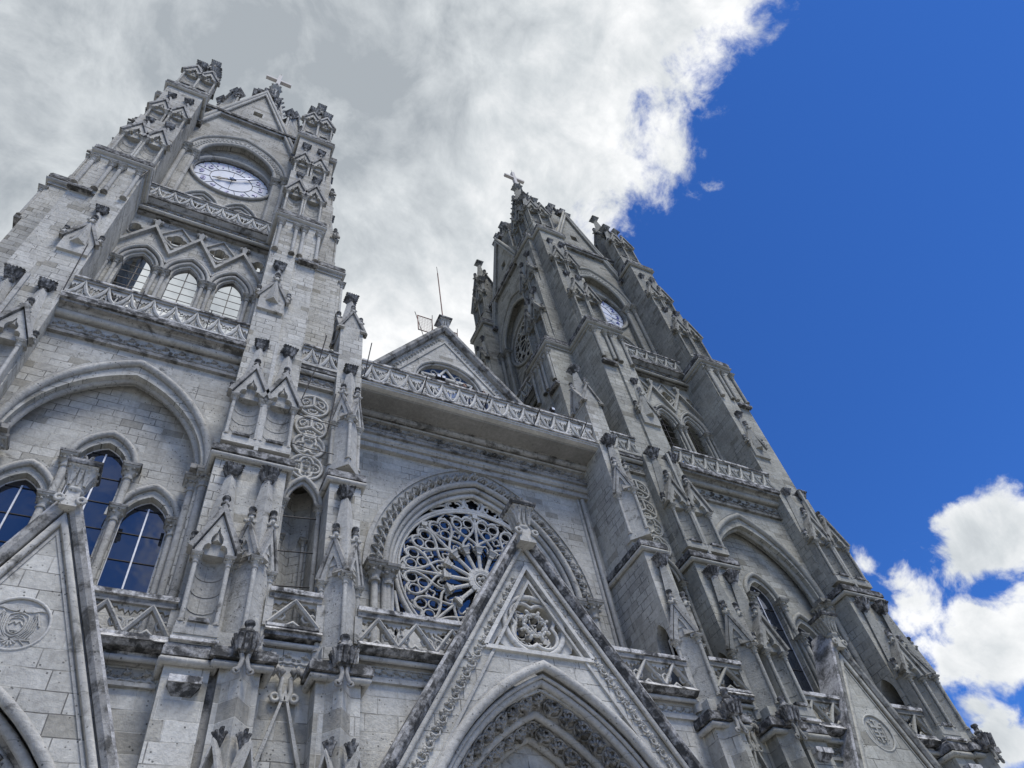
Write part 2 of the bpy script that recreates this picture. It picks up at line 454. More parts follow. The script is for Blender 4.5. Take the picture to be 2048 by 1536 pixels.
def knob(b, cx, cy, z, s=1.):
    b.m(TR); b.lathe(cx, cy, [(.15 * s, z), (.17 * s, z + .10 * s), (.10 * s, z + .16 * s), (.095 * s, z + .34 * s)], 8)
    b.m(BK); b.lathe(cx, cy, [(.13 * s, z + .33 * s), (.135 * s, z + .40 * s), (.09 * s, z + .42 * s), (.09 * s, z + .56 * s), (.135 * s, z + .58 * s), (.12 * s, z + .66 * s)], 8)
    b.m(TR)
    for a in (0, 1, 2, 3): b.lump(cx + .16 * s * math.cos(a * PI / 2 + .78), cy + .16 * s * math.sin(a * PI / 2 + .78), z + .10 * s, .09 * s)
def blade(b, x, y, z, dx, dy, w, h, out, th=.03):
    "upright leaf whose tip curls outwards along (dx, dy)"
    px, py = -dy, dx
    def ring(o, zz, ww, t): return [(x + dx * o - px * ww, y + dy * o - py * ww, zz), (x + dx * o + px * ww, y + dy * o + py * ww, zz), (x + dx * (o + t) + px * ww * .6, y + dy * (o + t) + py * ww * .6, zz), (x + dx * (o + t) - px * ww * .6, y + dy * (o + t) - py * ww * .6, zz)]
    rs = [ring(-th, z, w * .5, th * 2), ring(0, z + h * .45, w * .9, th * 2.4), ring(out * .45, z + h * .8, w, th * 2.4), ring(out, z + h, w * .8, th * 2), ring(out * 1.5, z + h * .97, w * .4, th)]
    for p, q in zip(rs, rs[1:]): b.hexa(p, q)
    b.lump(x + dx * out * 1.4, y + dy * out * 1.4, z + h * .90, w * .55, 1, 1, 1.1)
def blackcap(h=.36, ht=.46, mat=None, knobbed=True):
    "leafy square capital that crowns an obelisk; origin at its neck"
    b = MB(); mat = mat or BK
    b.m(mat)
    b.lathe(0, 0, [(h * .42, -.10), (h * .5, -.04), (h * .40, .02)], 8)
    q = [(.38, 0), (.44, .25), (.62, .55), (.84, .84), (.90, .98)]
    for (a, za), (c, zc) in zip(q, q[1:]): b.frus(0, 0, za * ht, zc * ht + .001, h * a, h * c)
    rnd = random.Random(3)
    for s in (-1, 1):
        for t in (-.62, 0, .62):
            b.hexa(*[[(t * h * k1 - .05, s * h * o - .02, z), (t * h * k1 + .05, s * h * o - .02, z), (t * h * k1 + .05, s * h * o + .02, z), (t * h * k1 - .05, s * h * o + .02, z)] for k1, o, z in ((.45, .42, .08 * ht), (1, .92, .96 * ht))])
            b.hexa(*[[(s * h * o - .02, t * h * k1 - .05, z), (s * h * o - .02, t * h * k1 + .05, z), (s * h * o + .02, t * h * k1 + .05, z), (s * h * o + .02, t * h * k1 - .05, z)] for k1, o, z in ((.45, .42, .08 * ht), (1, .92, .96 * ht))])
        for t in (-.85, -.5, -.17, .17, .5, .85):
            zz = ht * (.93 + .1 * rnd.random())
            b.lump(t * h, s * h * .93, zz, h * .15, 1, 1, 1.1); b.lump(s * h * .93, t * h, zz, h * .15, 1, 1, 1.1)
    for i in range(7): b.lump(rnd.uniform(-.7, .7) * h, rnd.uniform(-.7, .7) * h, ht * 1.0, h * .16)
    if knobbed:
        b.lathe(0, 0, [(h * .36, ht * .95), (h * .28, ht * 1.2), (h * .42, ht * 1.25), (h * .36, ht * 1.36), (h * .18, ht * 1.44)], 7)
    return b
def gcap(h=.5, ht=.95):
    "large leaf capital on top of a gable"
    b = MB(); b.m(TR)
    b.lathe(0, 0, [(h * .42, -.14), (h * .55, -.09), (h * .55, -.02), (h * .40, .03)], 10)
    q = [(.40, 0), (.44, .3), (.56, .55), (.74, .70), (.84, .76)]
    for (a, za), (c, zc) in zip(q, q[1:]): b.frus(0, 0, za * ht, zc * ht + .001, h * a, h * c)
    for i in range(4):
        b.at(RZ(90 * i))
        for t in (-.62, 0, .62): blade(b, t * h * .62, -h * .44, .04, 0, -1, h * .17, ht * .52, h * .22)
        for t in (-.34, .34): blade(b, t * h * .9, -h * .50, .25 * ht, 0, -1, h * .17, ht * .48, h * .26)
        blade(b, h * .42, -h * .42, .1, .707, -.707, h * .18, ht * .64, h * .34)
        b.at(I4)
    b.m(BK); b.frus(0, 0, ht * .76, ht * .84, h * .92, h * 1.0); b.frus(0, 0, ht * .841, ht * .93, h * 1.0, h * 1.0)
    b.m(CR)
    for i in range(6):
        a = 2 * PI * i / 6; blade(b, .07 * math.cos(a), .07 * math.sin(a), ht * .92, math.cos(a), math.sin(a), .06, .34, .10)
    return b
def obelisk(b, cx, cy, z0, z1, h0, h1, mat=None):
    b.m(mat or TR); b.frus(cx, cy, z0, z1, h0, h1, True)
def coping(b, path, t, d0, d1, mat=None, n=FR):
    "rectangular moulding along a path, t outwards, from depth d0 (behind) to d1 (in front)"
    b.m(mat or TR); b.sweep(path, [(0, d0), (t, d0), (t, d1), (0, d1)], n)

def niche(w, zb, zc, za, dep=.34, mat=None, colr=.06, knobs=True):
    "gabled statue niche; origin on the wall plane, x centred"
    b = MB(); mat = mat or TR
    W1 = w + .02
    zt = zc + (za - zc) * .55
    # concave back
    b.m(mat)
    n = 10
    pl = [(-W1, .02), (-W1, -dep + .04), (-w + .07, -dep + .04)] + \
         [((w - .07) * math.cos(PI - PI * i / n), -dep + .04 + (dep - .06) * math.sin(PI * i / n)) for i in range(1, n)] + \
         [(w - .07, -dep + .04), (W1, -dep + .04), (W1, .02)]
    b.prismz(pl, zb, zt)
    # course lines of the curved back
    for z in [zb + (zc - zb) * f for f in (.28, .52, .76)]:
        b.m(CR); b.tube([(x, y - .004, z) for x, y in pl[3:-3]], .011, (0, 0, 1), False, 5)
    # sill and pedestal
    b.m(mat); b.box(-W1 - .04, W1 + .04, -dep - .10, .02, zb - .30, zb)
    b.m(BK); b.box(-w * .55, w * .55, -dep - .17, -dep + .05, zb + .002, zb + .10)
    for sx in (-1, 1): col(b, sx * (w - .03), -dep - .03, zb, zc, colr, True, mat)
    # gable head with cusped opening
    g = w + .10
    out = [(g - .04, zc), (g - .04, zc + .12), (0, za - .12), (-g + .04, zc + .12), (-g + .04, zc)]
    hole = trefoil(0, zc, w - .06, (za - zc) * .62)
    ring = [out[0], out[1], out[2], out[3], out[4]] + hole[::-1]
    b.m(mat); b.poly(ring, [], -dep - .10, -dep + .10)
    coping(b, [(g + .02, -dep, zc + .08), (0, -dep, za - .06), (-g - .02, -dep, zc + .08)], .12, -.18, .19, CR)
    b.m(mat); b.poly([(g, zc + .1), (0, za - .1), (-g, zc + .1)], [], -dep + .08, .02)
    if knobs:
        knob(b, 0, -dep - .02, za - .02, .9)
        for sx in (-1, 1): knob(b, sx * (g + .03), -dep + .10, zc + .25, .75)
    return b

def turret(w, zb, zc, za, dep=.5, mat=None):
    "three-cornered turret set diagonally on a pier: arris to the front, gablet on each face; origin at the pier face"
    b = MB(); mat = mat or TR
    b.m(mat)
    b.prismz([(-w, .3), (-w, 0), (0, -dep), (w, 0), (w, .3)], zb, zc + .25)
    b.prismz([(-w - .09, .3), (-w - .09, -.02), (0, -dep - .11), (w + .09, -.02), (w + .09, .3)], zb - .28, zb)
    L = math.hypot(w, dep); ang = math.degrees(math.atan2(dep, w))
    for sx in (-1, 1):
        # each face in its own frame: x along the face
        F = TRL(sx * w / 2, -dep / 2, 0) @ RZ(sx * ang)
        b.at(F)
        h = L / 2
        out = [(h - .02, zc - .05), (h - .02, zc + .12), (0, za - .1), (-h + .02, zc + .12), (-h + .02, zc - .05)]
        hole = arch(0, zc - .05, h - .17, (za - zc) * .60, 5)
        b.m(mat); b.poly(out + hole[::-1], [], -.10, .03)
        coping(b, [(h + .03, 0, zc + .05), (0, 0, za - .05), (-h - .03, 0, zc + .05)], .11, -.35, .14, CR)
        b.m(mat); b.poly([(h, zc + .1), (0, za - .1), (-h, zc + .1)], [], -.02, .4)
        knob(b, 0, -.05, za, .85)
        b.at(I4)
    for x, y in ((-w, -.02), (0, -dep - .02), (w, -.02)): col(b, x, y, zb, zc, .065, True, mat)
    return b

def ledge(b, x0, x1, yf, yb, z, h, out, top=None, mat=None, under=True):
    "string course round three sides of a pier"
    path = [(x0, yb, z), (x0, yf, z), (x1, yf, z), (x1, yb, z)]
    b.m(mat or BK)
    b.sweep(path, [(0, .0), (out, .0), (out, h * .55), (out * .8, h * .62), (out * .8, h * .8), (0, h)], (0, 0, 1))
    if under:
        b.m(TR); b.sweep(path, roll(out * .45, -h * .32, h * .26, 7), (0, 0, 1), False, True)

def leaf(b, cx, cz, y, s, ang=0., th=.05):
    "carved vine leaf: three broad toothed lobes round a raised middle, stalk opposite the main lobe"
    n = 22; pts = []
    for i in range(n):
        a = 2 * PI * i / n
        lob = max(.96 * math.exp(-(min(a, 2 * PI - a) / .42) ** 2), .86 * math.exp(-((a - 1.75) / .42) ** 2), .86 * math.exp(-((a - 2 * PI + 1.75) / .42) ** 2),
                  .5 * math.exp(-((a - 2.75) / .3) ** 2), .5 * math.exp(-((a - 2 * PI + 2.75) / .3) ** 2))
        r = s * (.34 + .72 * lob) * (1.07 if i % 2 else .93)
        pts.append((r * math.cos(a + ang), r * math.sin(a + ang)))
    vs = [(cx, y - th * .7, cz)] + [(cx + x * .55, y - th * 1.25, cz + z * .55) for x, z in pts] + [(cx + x, y - th * .55, cz + z) for x, z in pts] + [(cx + x, y + .012, cz + z) for x, z in pts]
    fs = []
    for i in range(n):
        j = (i + 1) % n
        fs += [(0, 1 + j, 1 + i), (1 + i, 1 + j, 1 + n + j, 1 + n + i), (1 + n + i, 1 + n + j, 1 + 2 * n + j, 1 + 2 * n + i)]
    b.add(vs, fs)
def frieze(b, x0, x1, z0, z1, y, th=.045, mat=None):
    "carved vine frieze"
    b.m(mat or TR)
    n = max(1, round((x1 - x0) / ((z1 - z0) * 1.0)))
    d = (x1 - x0) / n; h = z1 - z0
    for i in range(n):
        cx = x0 + (i + .5) * d
        leaf(b, cx, z0 + h * .62, y, h * .27, .3 + PI / 2, th)
        leaf(b, cx - d * .33, z0 + h * .36, y, h * .17, 1.0, th * .8)
        leaf(b, cx + d * .33, z0 + h * .36, y, h * .17, 2.2, th * .8)
        b.tube([(cx - d * .5, y, z0 + h * .1), (cx - d * .25, y, z0 + h * .22), (cx, y, z0 + h * .12), (cx + d * .25, y, z0 + h * .22), (cx + d * .5, y, z0 + h * .1)], th * .7, FR, False, 5)
def balustrade(L, h, n, th=.13, mat=None, rail=.20, heavy=False):
    "pierced zigzag parapet of length L from x=0, base z=0"
    b = MB(); mat = mat or TC
    zb, zt = .07, h - rail
    d = L / n; H = zt - zb
    for i in range(n):
        cx = d * (i + .5)
        if heavy: legs = [(.49, 0), (.25, .5), (0, 1.0)]
        else: legs = [(.49, .0), (.27, .26), (.11, .62), (0, 1.03)]
        p = [(cx + d * u, -th * .3, zb + H * v) for u, v in legs] + [(cx - d * u, -th * .3, zb + H * v) for u, v in legs[::-1][1:]]
        w = .058 if not heavy else .05
        b.m(mat); b.sweep(p, [(-w, -th * .55), (w, -th * .55), (w, th * .35), (0, th * .62), (-w, th * .35)], FR)
        if heavy:
            # cusps budding from the inner sides of the bars
            for sg in (-1, 1):
                b.tube([(cx + sg * d * .34, 0, zb + H * .30), (cx + sg * d * .22, 0, zb + H * .26), (cx + sg * d * .17, 0, zb + H * .40), (cx + sg * d * .20, 0, zb + H * .56)], .035, FR, False, 5)
                b.tube([(cx + sg * d * .42, 0, zb + H * .22), (cx + sg * d * .46, 0, zb + H * .48), (cx + sg * d * .36, 0, zb + H * .58), (cx + sg * d * .27, 0, zb + H * .50)], .035, FR, False, 5)
            b.tube([(cx - d * .2, 0, zb), (cx - d * .08, 0, zb + H * .12), (cx, 0, zb + H * .22), (cx + d * .08, 0, zb + H * .12), (cx + d * .2, 0, zb)], .035, FR, False, 5)
            continue
        # cusped loops inside the peak and small leaf at its foot
        q = [(.36, .04), (.24, .16), (.10, .14), (.12, .36), (.0, .52)]
        b.tube([(cx + d * u, 0, zb + H * v) for u, v in q] + [(cx - d * u, 0, zb + H * v) for u, v in q[::-1][1:]], .032, FR, False, 6)
        b.tube(P3(foil(cx, zb + H * .26, d * .075, d * .075, 3, PI / 2, 4), 0), .022, FR, True, 5)
        b.lump(cx, -th * .3, zb + .02, d * .10, 1, .5, .7)
    for i in range(n + 1):
        cx = d * i
        for s in (-1, 1):
            if (i == 0 and s < 0) or (i == n and s > 0): continue
            # scalloped spandrel under the rail
            if heavy: sp = [(0, 1), (.40, 1), (.34, .90), (.26, .93), (.20, .80), (.12, .86), (.06, .70), (0, .84)]
            else: sp = [(0, 1), (.40, 1), (.36, .88), (.27, .84), (.20, .70), (.12, .80), (.05, .62), (0, .74)]
            pts = [(cx + s * d * u, zb + H * v) for u, v in sp]
            b.m(mat); b.poly(pts, [], -th * .25, th * .30)
        if 0 < i < n and not heavy: b.tube([(cx, 0, zb), (cx - d * .05, 0, zb + H * .25), (cx, 0, zb + H * .62)], .03, FR, False, 5)
    if heavy:
        b.m(mat)
        for x in (0, L): b.box(x - .10, x + .10, -th * .6, th * .6, 0, zt)
    b.m(CR); b.box(-.02, L + .02, -th * .75, th * .75, zt, h - rail * .45)
    b.m(PL); b.box(-.03, L + .03, -th * 1.15, th * 1.15, h - rail * .45 + .002, h)
    b.m(PL); b.box(0, L, -th * .9, th * .9, -.02, .055)
    return b
def archmould(b, cx, z0, w, h, y, profs, zb=None, n=10):
    p = P3(arch(cx, z0, w, h, n, zb), y)
    for mat, pr in profs:
        b.m(mat); b.sweep(p, pr, FR, False, len(pr) > 5)
def text_mesh(name, body, size, mat, depth=.012):
    cu = bpy.data.curves.new(name, 'FONT'); cu.body = body; cu.size = size; cu.extrude = depth
    cu.align_x = 'CENTER'; cu.align_y = 'CENTER'; cu.offset = size * .012
    o = bpy.data.objects.new(name + '_tmp', cu); C.objects.link(o)
    dg = bpy.context.evaluated_depsgraph_get(); dg.update()
    me = bpy.data.meshes.new_from_object(o.evaluated_get(dg))
    bpy.data.objects.remove(o); bpy.data.curves.remove(cu)
    me.name = name; me.materials.clear(); me.materials.append(mat)
    return me

# ------------------------------------------------------------------ the church
CY = 7.2          # tower axis lies this far behind the main front plane y = 0
TX = 12.75
def YV(y): return y - CY
church = bpy.data.objects.new('basilica', None); C.objects.link(church)
thing(church, 'grey stone twin-towered neo-gothic basilica with rose window and clocks', 'church')

CB = crusted('sooty_carving', (.05, .05, .048), (.24, .235, .22), .40, .62, 4.5)
M_cap = blackcap(.30, .42).mesh('leaf_capital')
M_cap_s = blackcap(.26, .38).mesh('leaf_capital')
M_cap_top = blackcap(.36, .5, CR, False).mesh('leaf_capital')
M_gcap = gcap(.42, .84).mesh('gable_capital')
M_niche2 = niche(.47, 19.05, 20.95, 22.5, .36).mesh('statue_niche')       # second stage
M_niche4a = niche(.45, 36.75, 39.3, 40.95, .36, SU).mesh('statue_niche')
M_niche4b = niche(.42, 43.0, 44.7, 46.25, .26, SU).mesh('statue_niche')
M_niche5 = niche(.50, 51.9, 54.3, 55.9, .34, SU).mesh('statue_niche')
M_niche1 = niche(.42, 12.15, 14.12, 15.55, .42).mesh('statue_niche')
M_turret1 = turret(.50, 12.1, 14.2, 15.5, .52).mesh('corner_turret')
M_turret2 = turret(.46, 19.1, 21.2, 22.6, .48).mesh('corner_turret')

def small_gable3():
    "gabled tabernacle head on the third stage"
    b = MB()
    b.m(TR); b.poly([(.50, 27.0), (.50, 27.85), (0, 29.1), (-.50, 27.85), (-.50, 27.0)], [], -.12, .02)
    b.m(TR)
    coping(b, [(.56, -.1, 27.75), (0, -.1, 29.1), (-.56, -.1, 27.75)], .12, -.12, .10, CR)
    for sx in (-1, 1):
        b.m(CR); b.poly(trefoil(sx * .20, 27.75, .15, .45), [], -.125, -.05, False)
        knob(b, sx * .60, -.1, 28.0, .8)
    knob(b, 0, -.14, 29.15, .95)
    return b
M_gab3 = small_gable3().mesh('gablet')

def buttress_upper():
    b = MB(); c = -4.01
    b.m(ST)
    b.box(-4.08, -2.97, YV(0.0), -4.42, 24.3, 31.75)
    b.box(-5.04, -4.08, YV(0.12), -4.40, 24.3, 31.75)
    b.box(-5.05, -2.96, YV(0.02), -4.41, 31.75, 35.6)
    b.m(BK); b.box(-5.10, -4.20, YV(-.14), YV(.1), 31.62, 31.80)
    b.m(PL); b.box(-4.9, -4.3, YV(-.10), YV(.1), 31.803, 31.9)
    b.m(SU)
    b.box(-5.02, -2.98, YV(.85), -4.38, 36.2, 43.1)
    b.box(-5.0, -2.99, YV(1.25), -4.37, 43.1, 49.9)
    b.hexa([(-5.02, YV(.85), 43.05), (-2.98, YV(.85), 43.05), (-2.98, YV(1.4), 43.05), (-5.02, YV(1.4), 43.05)],
           [(-5.01, YV(1.24), 43.5), (-2.985, YV(1.24), 43.5), (-2.985, YV(1.4), 43.5), (-5.01, YV(1.4), 43.5)])
    b.box(-4.98, -3.0, YV(1.65), -3.5, 50.35, 51.75)
    b.box(-4.88, -3.07, YV(2.1), -4.6, 51.75, 55.6)
    b.hexa([(-4.88, YV(2.1), 55.6), (-3.07, YV(2.1), 55.6), (-3.07, -4.6, 55.6), (-4.88, -4.6, 55.6)],
           [(-4.5, YV(2.35), 56.4), (-3.4, YV(2.35), 56.4), (-3.4, -4.65, 56.4), (-4.5, -4.65, 56.4)])
    return b
def buttress_cornices():
    b = MB()
    ledge(b, -5.06, -2.95, YV(.02), -4.5, 35.58, .52, .17)
    b.m(TR); b.sweep([(-5.06, -4.5, 35.1), (-5.06, YV(.02), 35.1), (-2.95, YV(.02), 35.1), (-2.95, -4.5, 35.1)], [(-.01, 0), (.06, 0), (.06, .3), (-.01, .3)], (0, 0, 1))
    b.m(BK); b.box(-4.80, -4.25, YV(.28), YV(.7), 36.1, 36.32); b.box(-3.75, -3.2, YV(.28), YV(.7), 36.1, 36.32)
    b.m(SU); b.box(-5.0, -3.0, YV(.42), YV(1.2), 36.11, 36.6)
    return b
def buttress_cornices_top():
    b = MB()
    ledge(b, -5.02, -2.97, YV(1.25), -3.6, 49.85, .48, .17)
    return b
M_bco2 = buttress_cornices_top().mesh('black_cornice')
M_bup = buttress_upper().mesh('buttress')
M_bco = buttress_cornices().mesh('black_cornice')
def bshaft():
    b = MB(); col(b, 0, 0, 32.0, 34.75, .085, True, TR); return b
M_shaft3 = bshaft().mesh('shaft')
M_ob = {}
def ob_mesh(key, z0, z1, h0, h1, mat=None):
    if key not in M_ob:
        b = MB(); obelisk(b, 0, 0, z0, z1, h0, h1, mat); M_ob[key] = b.mesh('obelisk')
    return M_ob[key]

VAR = random.Random(11)
def pinnacle(parent, x, y, key, z0, z1, h0, h1, capm, M, mat=None):
    obj('obelisk', ob_mesh(key, z0, z1, h0, h1, mat), parent, M @ TRL(x, y, 0))
    r = VAR
    obj('leaf_capital', capm, parent, M @ TRL(x, y, z1 + .06) @ RZ(r.uniform(-9, 9)) @ Matrix.Rotation(r.uniform(-.06, .06), 4, 'X') @ Matrix.Rotation(r.uniform(-.06, .06), 4, 'Y') @ Matrix.Scale(r.uniform(.86, 1.1), 4) @ Matrix.Scale(r.uniform(.85, 1.15), 4, (0, 0, 1)))

def upper_buttress(tw, M):
    p = obj('buttress', M_bup, church, tw @ M)
    obj('cornice', M_bco, p); obj('cornice', M_bco2, p)
    # third stage: one gablet and obelisk on the half next to the window, four shafts under the cornice
    obj('gablet', M_gab3, p, TRL(-3.52, YV(0.0)))
    pinnacle(p, -3.52, YV(-.02), 'ob3', 27.6, 30.15, .36, .13, M_cap_s, I4)
    for x in (-3.12, -3.86, -4.22, -4.95):
        obj('shaft', M_shaft3, p, TRL(x, YV(-.06)))
    for x in (-3.50, -4.46):
        obj('statue_niche', M_niche4a, p, TRL(x, YV(.85)))
        pinnacle(p, x, YV(.86), 'ob4a', 39.8, 42.35, .40, .13, M_cap_s, I4)
        obj('statue_niche', M_niche4b, p, TRL(x, YV(1.25)))
        pinnacle(p, x, YV(1.26), 'ob4b', 45.2, 47.7, .38, .13, M_cap_s, I4)
        obj('statue_niche', M_niche5, p, TRL(x, YV(2.1)))
        pinnacle(p, x, YV(2.2), 'ob5', 54.6, 57.35, .46, .17, M_cap_top, I4)
    return p

def corner_top():
    b = MB()
    b.m(SU)
    b.box(-4.98, -4.45, -4.97, -4.44, 24.3, 50.2); b.box(-4.98, -3.02, -4.97, -3.03, 49.0, 50.2)
    b.box(-4.68, -3.42, -4.68, -3.42, 50.2, 57.6)
    for k in range(4):
        b.at(TRL(-4.05, -4.05) @ RZ(90 * k))
        b.m(SU)
        coping(b, [(.68, -.65, 57.3), (0, -.65, 58.9), (-.68, -.65, 57.3)], .11, -.2, .12, CR)
        b.m(SU); b.poly([(.64, 57.3), (0, 58.8), (-.64, 57.3)], [], -.62, 0)
        b.m(CR); b.poly(arch(0, 56.2, .24, .6, 5, 53.5), [], -.645, -.6, False)
        knob(b, 0, -.65, 58.9, 1.2)
        for sx in (-1, 1): col(b, sx * .62, -.62, 52.0, 57.3, .08, True, TR)
        b.at(I4)
    obelisk(b, -4.05, -4.05, 57.2, 61.6, .72, .20, SU)
    return b
M_corner = corner_top().mesh('corner_pinnacle')

# ------------- one face of a tower above the balcony (the same design on every side)
QF = [(.9, 33.3), (-.95, 33.3)]
def belfry_wall():
    b = MB(); y0 = YV(1.95)
    holes = [arch(u, 30.55, .56, 1.0, 7, 24.45) for u in (-1.9, 0, 1.86)]
    holes = [h for h in holes]
    qs = [foil(u, 33.35, .24, .215, 4, 0) for u in (-2.72, -.94, .93, 2.7)]
    b.m(ST); b.poly([(-3, 24.4), (3, 24.4), (3, 36.0), (-3, 36.0)], holes + qs, y0, y0 + .30)
    return b
def belfry_trim():
    b = MB(); y0 = YV(1.95)
    for u in (-1.9, 0, 1.86):
        for w, h, r, yo in ((.90, 1.55, .085, -.14), (.74, 1.30, .085, -.04), (.60, 1.08, .06, .10)):
            p = P3(arch(u, 30.5, w, h, 8), y0 + yo)
            b.m(TR); b.sweep(p, roll(0, 0, r), FR, False, True)
            b.m(CR); b.sweep(p, rect(-.08, .09, -.12, -.03), FR)
        b.m(CR); coping(b, P3(arch(u, 30.5, .98, 1.66, 8), y0), .07, -.05, .20, TR)
    # clustered columns
    for u in (-2.82, -.98, .90, 2.78):
        for du in (-.16, .16):
            col(b, u + du, y0 - .07, 24.5, 30.5, .088, True, TR)
        col(b, u, y0 + .16, 24.5, 30.5, .08, True, TR)
    # zigzag
    zz = [(3.0, 31.75), (1.93, 33.75), (.96, 31.8), (-.03, 33.75), (-.98, 31.8), (-1.95, 33.75), (-3.0, 31.75)]
    coping(b, P3(zz, y0), .13, -.05, .20, TR)
    coping(b, P3([(x, z + .24) for x, z in zz], y0), .06, -.05, .11, TR)
    for x, z in ((1.93, 34.05), (-.03, 34.05), (-1.95, 34.05)):
        for dx in (-.16, 0, .16): b.lump(x + dx, y0 - .14, z + .28 + (.10 if dx == 0 else 0), .13, 1, .7, 1.5)
        b.frus(x, y0 - .1, z - .1, z + .25, .08, .14)
    for u in (-.94, .93):
        coping(b, P3([(u, 32.55), (u + .72, 33.4), (u, 34.45), (u - .72, 33.4), (u, 32.55)], y0), .07, -.03, .10, TR)
        b.m(TR); b.tube(P3(foil(u, 33.35, .24, .235, 4, 0), y0 - .02), .035, FR, True, 5)
    for u, s in ((-2.72, 1), (2.7, 1)):
        b.m(TR); b.tube(P3(foil(u, 33.35, .24, .235, 4, 0), y0 - .02), .035, FR, True, 5)
    return b
def gallery():
    b = MB()
    y = YV(1.95)
    b.m(CR); b.box(-3.0, 3.0, YV(1.78), YV(2.2), 34.72, 34.95)
    b.m(CR); b.box(-3.0, 3.0, YV(1.68), YV(2.2), 34.951, 35.45)
    b.m(TR); b.sweep([(3, YV(1.62), 34.88), (-3, YV(1.62), 34.88)], roll(0, 0, .10), FR, False, True)
    frieze(b, -2.95, 2.95, 35.0, 35.42, YV(1.68), .06, CR)
    b.m(CR); b.hexa([(-3, YV(1.60), 35.46), (3, YV(1.60), 35.46), (3, YV(2.9), 35.46), (-3, YV(2.9), 35.46)], [(-3, YV(1.42), 35.66), (3, YV(1.42), 35.66), (3, YV(2.9), 35.66), (-3, YV(2.9), 35.66)])
    b.m(BK); b.box(-3.0, 3.0, YV(1.36), YV(2.9), 35.662, 35.88)
    return b
M_gal_bal = balustrade(5.9, 1.15, 8).mesh('gallery_balustrade')
def clock_wall(sides=False):
    b = MB(); y0 = YV(2.85)
    big = arch(0, 45.4, 2.28, 3.1, 14, 38.6)
    b.m(SU); b.poly([(-3, 35.9), (3, 35.9), (3, 52.4), (-3, 52.4)], [big], y0, y0 + .42)
    # tympanum behind the big arch
    y1 = YV(3.3)
    tw = [arch(u, 39.9, .58, 1.05, 7, 38.9) for u in (-1.02, 1.02)]
    b.m(SU); b.poly([(-2.7, 36), (2.7, 36), (2.7, 49.3), (-2.7, 49.3)], tw + [circ(0, 44.55, 2.17, 40)], y1, y1 + .4)
    b.m(SU); b.poly([(-2.98, 52.4), (2.98, 52.4), (2.3, 54.0), (0, 58.6), (-2.3, 54.0)], [[(-.3, 54.3), (.3, 54.3), (.3, 55.1), (-.3, 55.1)]], YV(2.8), YV(3.3))
    return b
def clock_trim():
    b = MB(); y0 = YV(2.85); y1 = YV(3.3)
    # big arch: outer hood, band of circles, inner roll
    for w, h, r, yo in ((2.92, 4.15, .11, -.10), (2.74, 3.9, .09, -.02), (2.22, 3.05, .12, -.06)):
        b.m(TR); b.sweep(P3(arch(0, 45.3, w, h, 14), y0 + yo), roll(0, 0, r), FR, False, True)
    b.m(TR); b.m(CR); b.sweep(P3(arch(0, 45.3, 2.48, 3.45, 14), y0), rect(-.24, .24, -.02, .02), FR)
    pts = arch(0, 45.3, 2.48, 3.45, 16)
    for i, (x, z) in enumerate(pts[1:-1]):
        b.m(TR); b.tube(P3(circ(x, z, .20, 10), y0 - .06), .06, FR, True, 5)
        b.lump(x, y0 - .05, z, .10)
        if i < len(pts) - 3:
            x2, z2 = pts[i + 2]; b.lump((x + x2) / 2 * .97, y0 - .02, (z + z2) / 2 - .0, .09)
    for sx in (-1, 1):
        col(b, sx * 2.86, y0 - .12, 36.0, 45.4, .14, True, TR)
        col(b, sx * 2.34, y0 + .10, 36.0, 45.35, .13, True, TR)
    # ring round the dial
    b.m(TR); b.tube(P3(circ(0, 44.55, 2.30, 44), y1 - .03), .12, FR, True, 8)
    b.m(CR); b.tube(P3(circ(0, 44.55, 2.16, 44), y1 + .06), .06, FR, True, 6)
    # twin arches below
    for u in (-1.02, 1.02):
        for w, h, r, yo in ((1.0, 1.72, .09, -.12), (.84, 1.48, .08, -.02), (.68, 1.22, .08, .07)):
            b.m(TR); b.sweep(P3(arch(u, 39.8, w, h, 8), y1 + yo), roll(0, 0, r), FR, False, True)
            b.m(CR); b.sweep(P3(arch(u, 39.8, w - .04, h - .05, 8), y1 + yo), rect(-.07, .03, -.1, -.02), FR)
        b.m(PL); b.box(u - .62, u + .62, y1 - .2, y1 + .4, 38.7, 38.92)
    for u in (-1.92, -.10, .10, 1.92):
        col(b, u, y1 - .10, 36.0, 39.85, .10, True, TR)
    return b
def tower_gable():
    b = MB(); yg = YV(2.8)
    path = [(2.98, yg, 49.35), (0, yg, 58.75), (-2.98, yg, 49.35)]
    for a, r in ((.02, .12), (.30, .14)):
        b.m(TR); b.sweep(path, roll(a, .10, r), FR, False, True)
    b.m(SU); b.sweep(path, rect(-.12, .34, -.25, .04), FR)
    b.m(BK); b.box(-3.05, 3.05, YV(2.52), YV(3.2), 52.25, 52.55)
    b.m(CR); b.box(-3.0, 3.0, YV(2.62), YV(3.2), 52.0, 52.248)
    for sx in (-1, 1):
        b.m(BK); b.box(sx * 3.05 - .32, sx * 3.05 + .32, YV(2.45), YV(2.9), 48.95, 49.4)
    b.m(BK)
    b.box(-.28, .28, YV(2.9), YV(3.25), 54.3, 54.42)
    # crown of three leafy knobs
    b.m(TR); b.frus(0, YV(2.9), 58.6, 59.7, .22, .16)
    b.m(BK)
    for dx, dz in ((-.42, 59.3), (.42, 59.3), (0, 59.85)):
        b.frus(dx, YV(2.9), dz - .22, dz + .22, .18, .27)
    return b
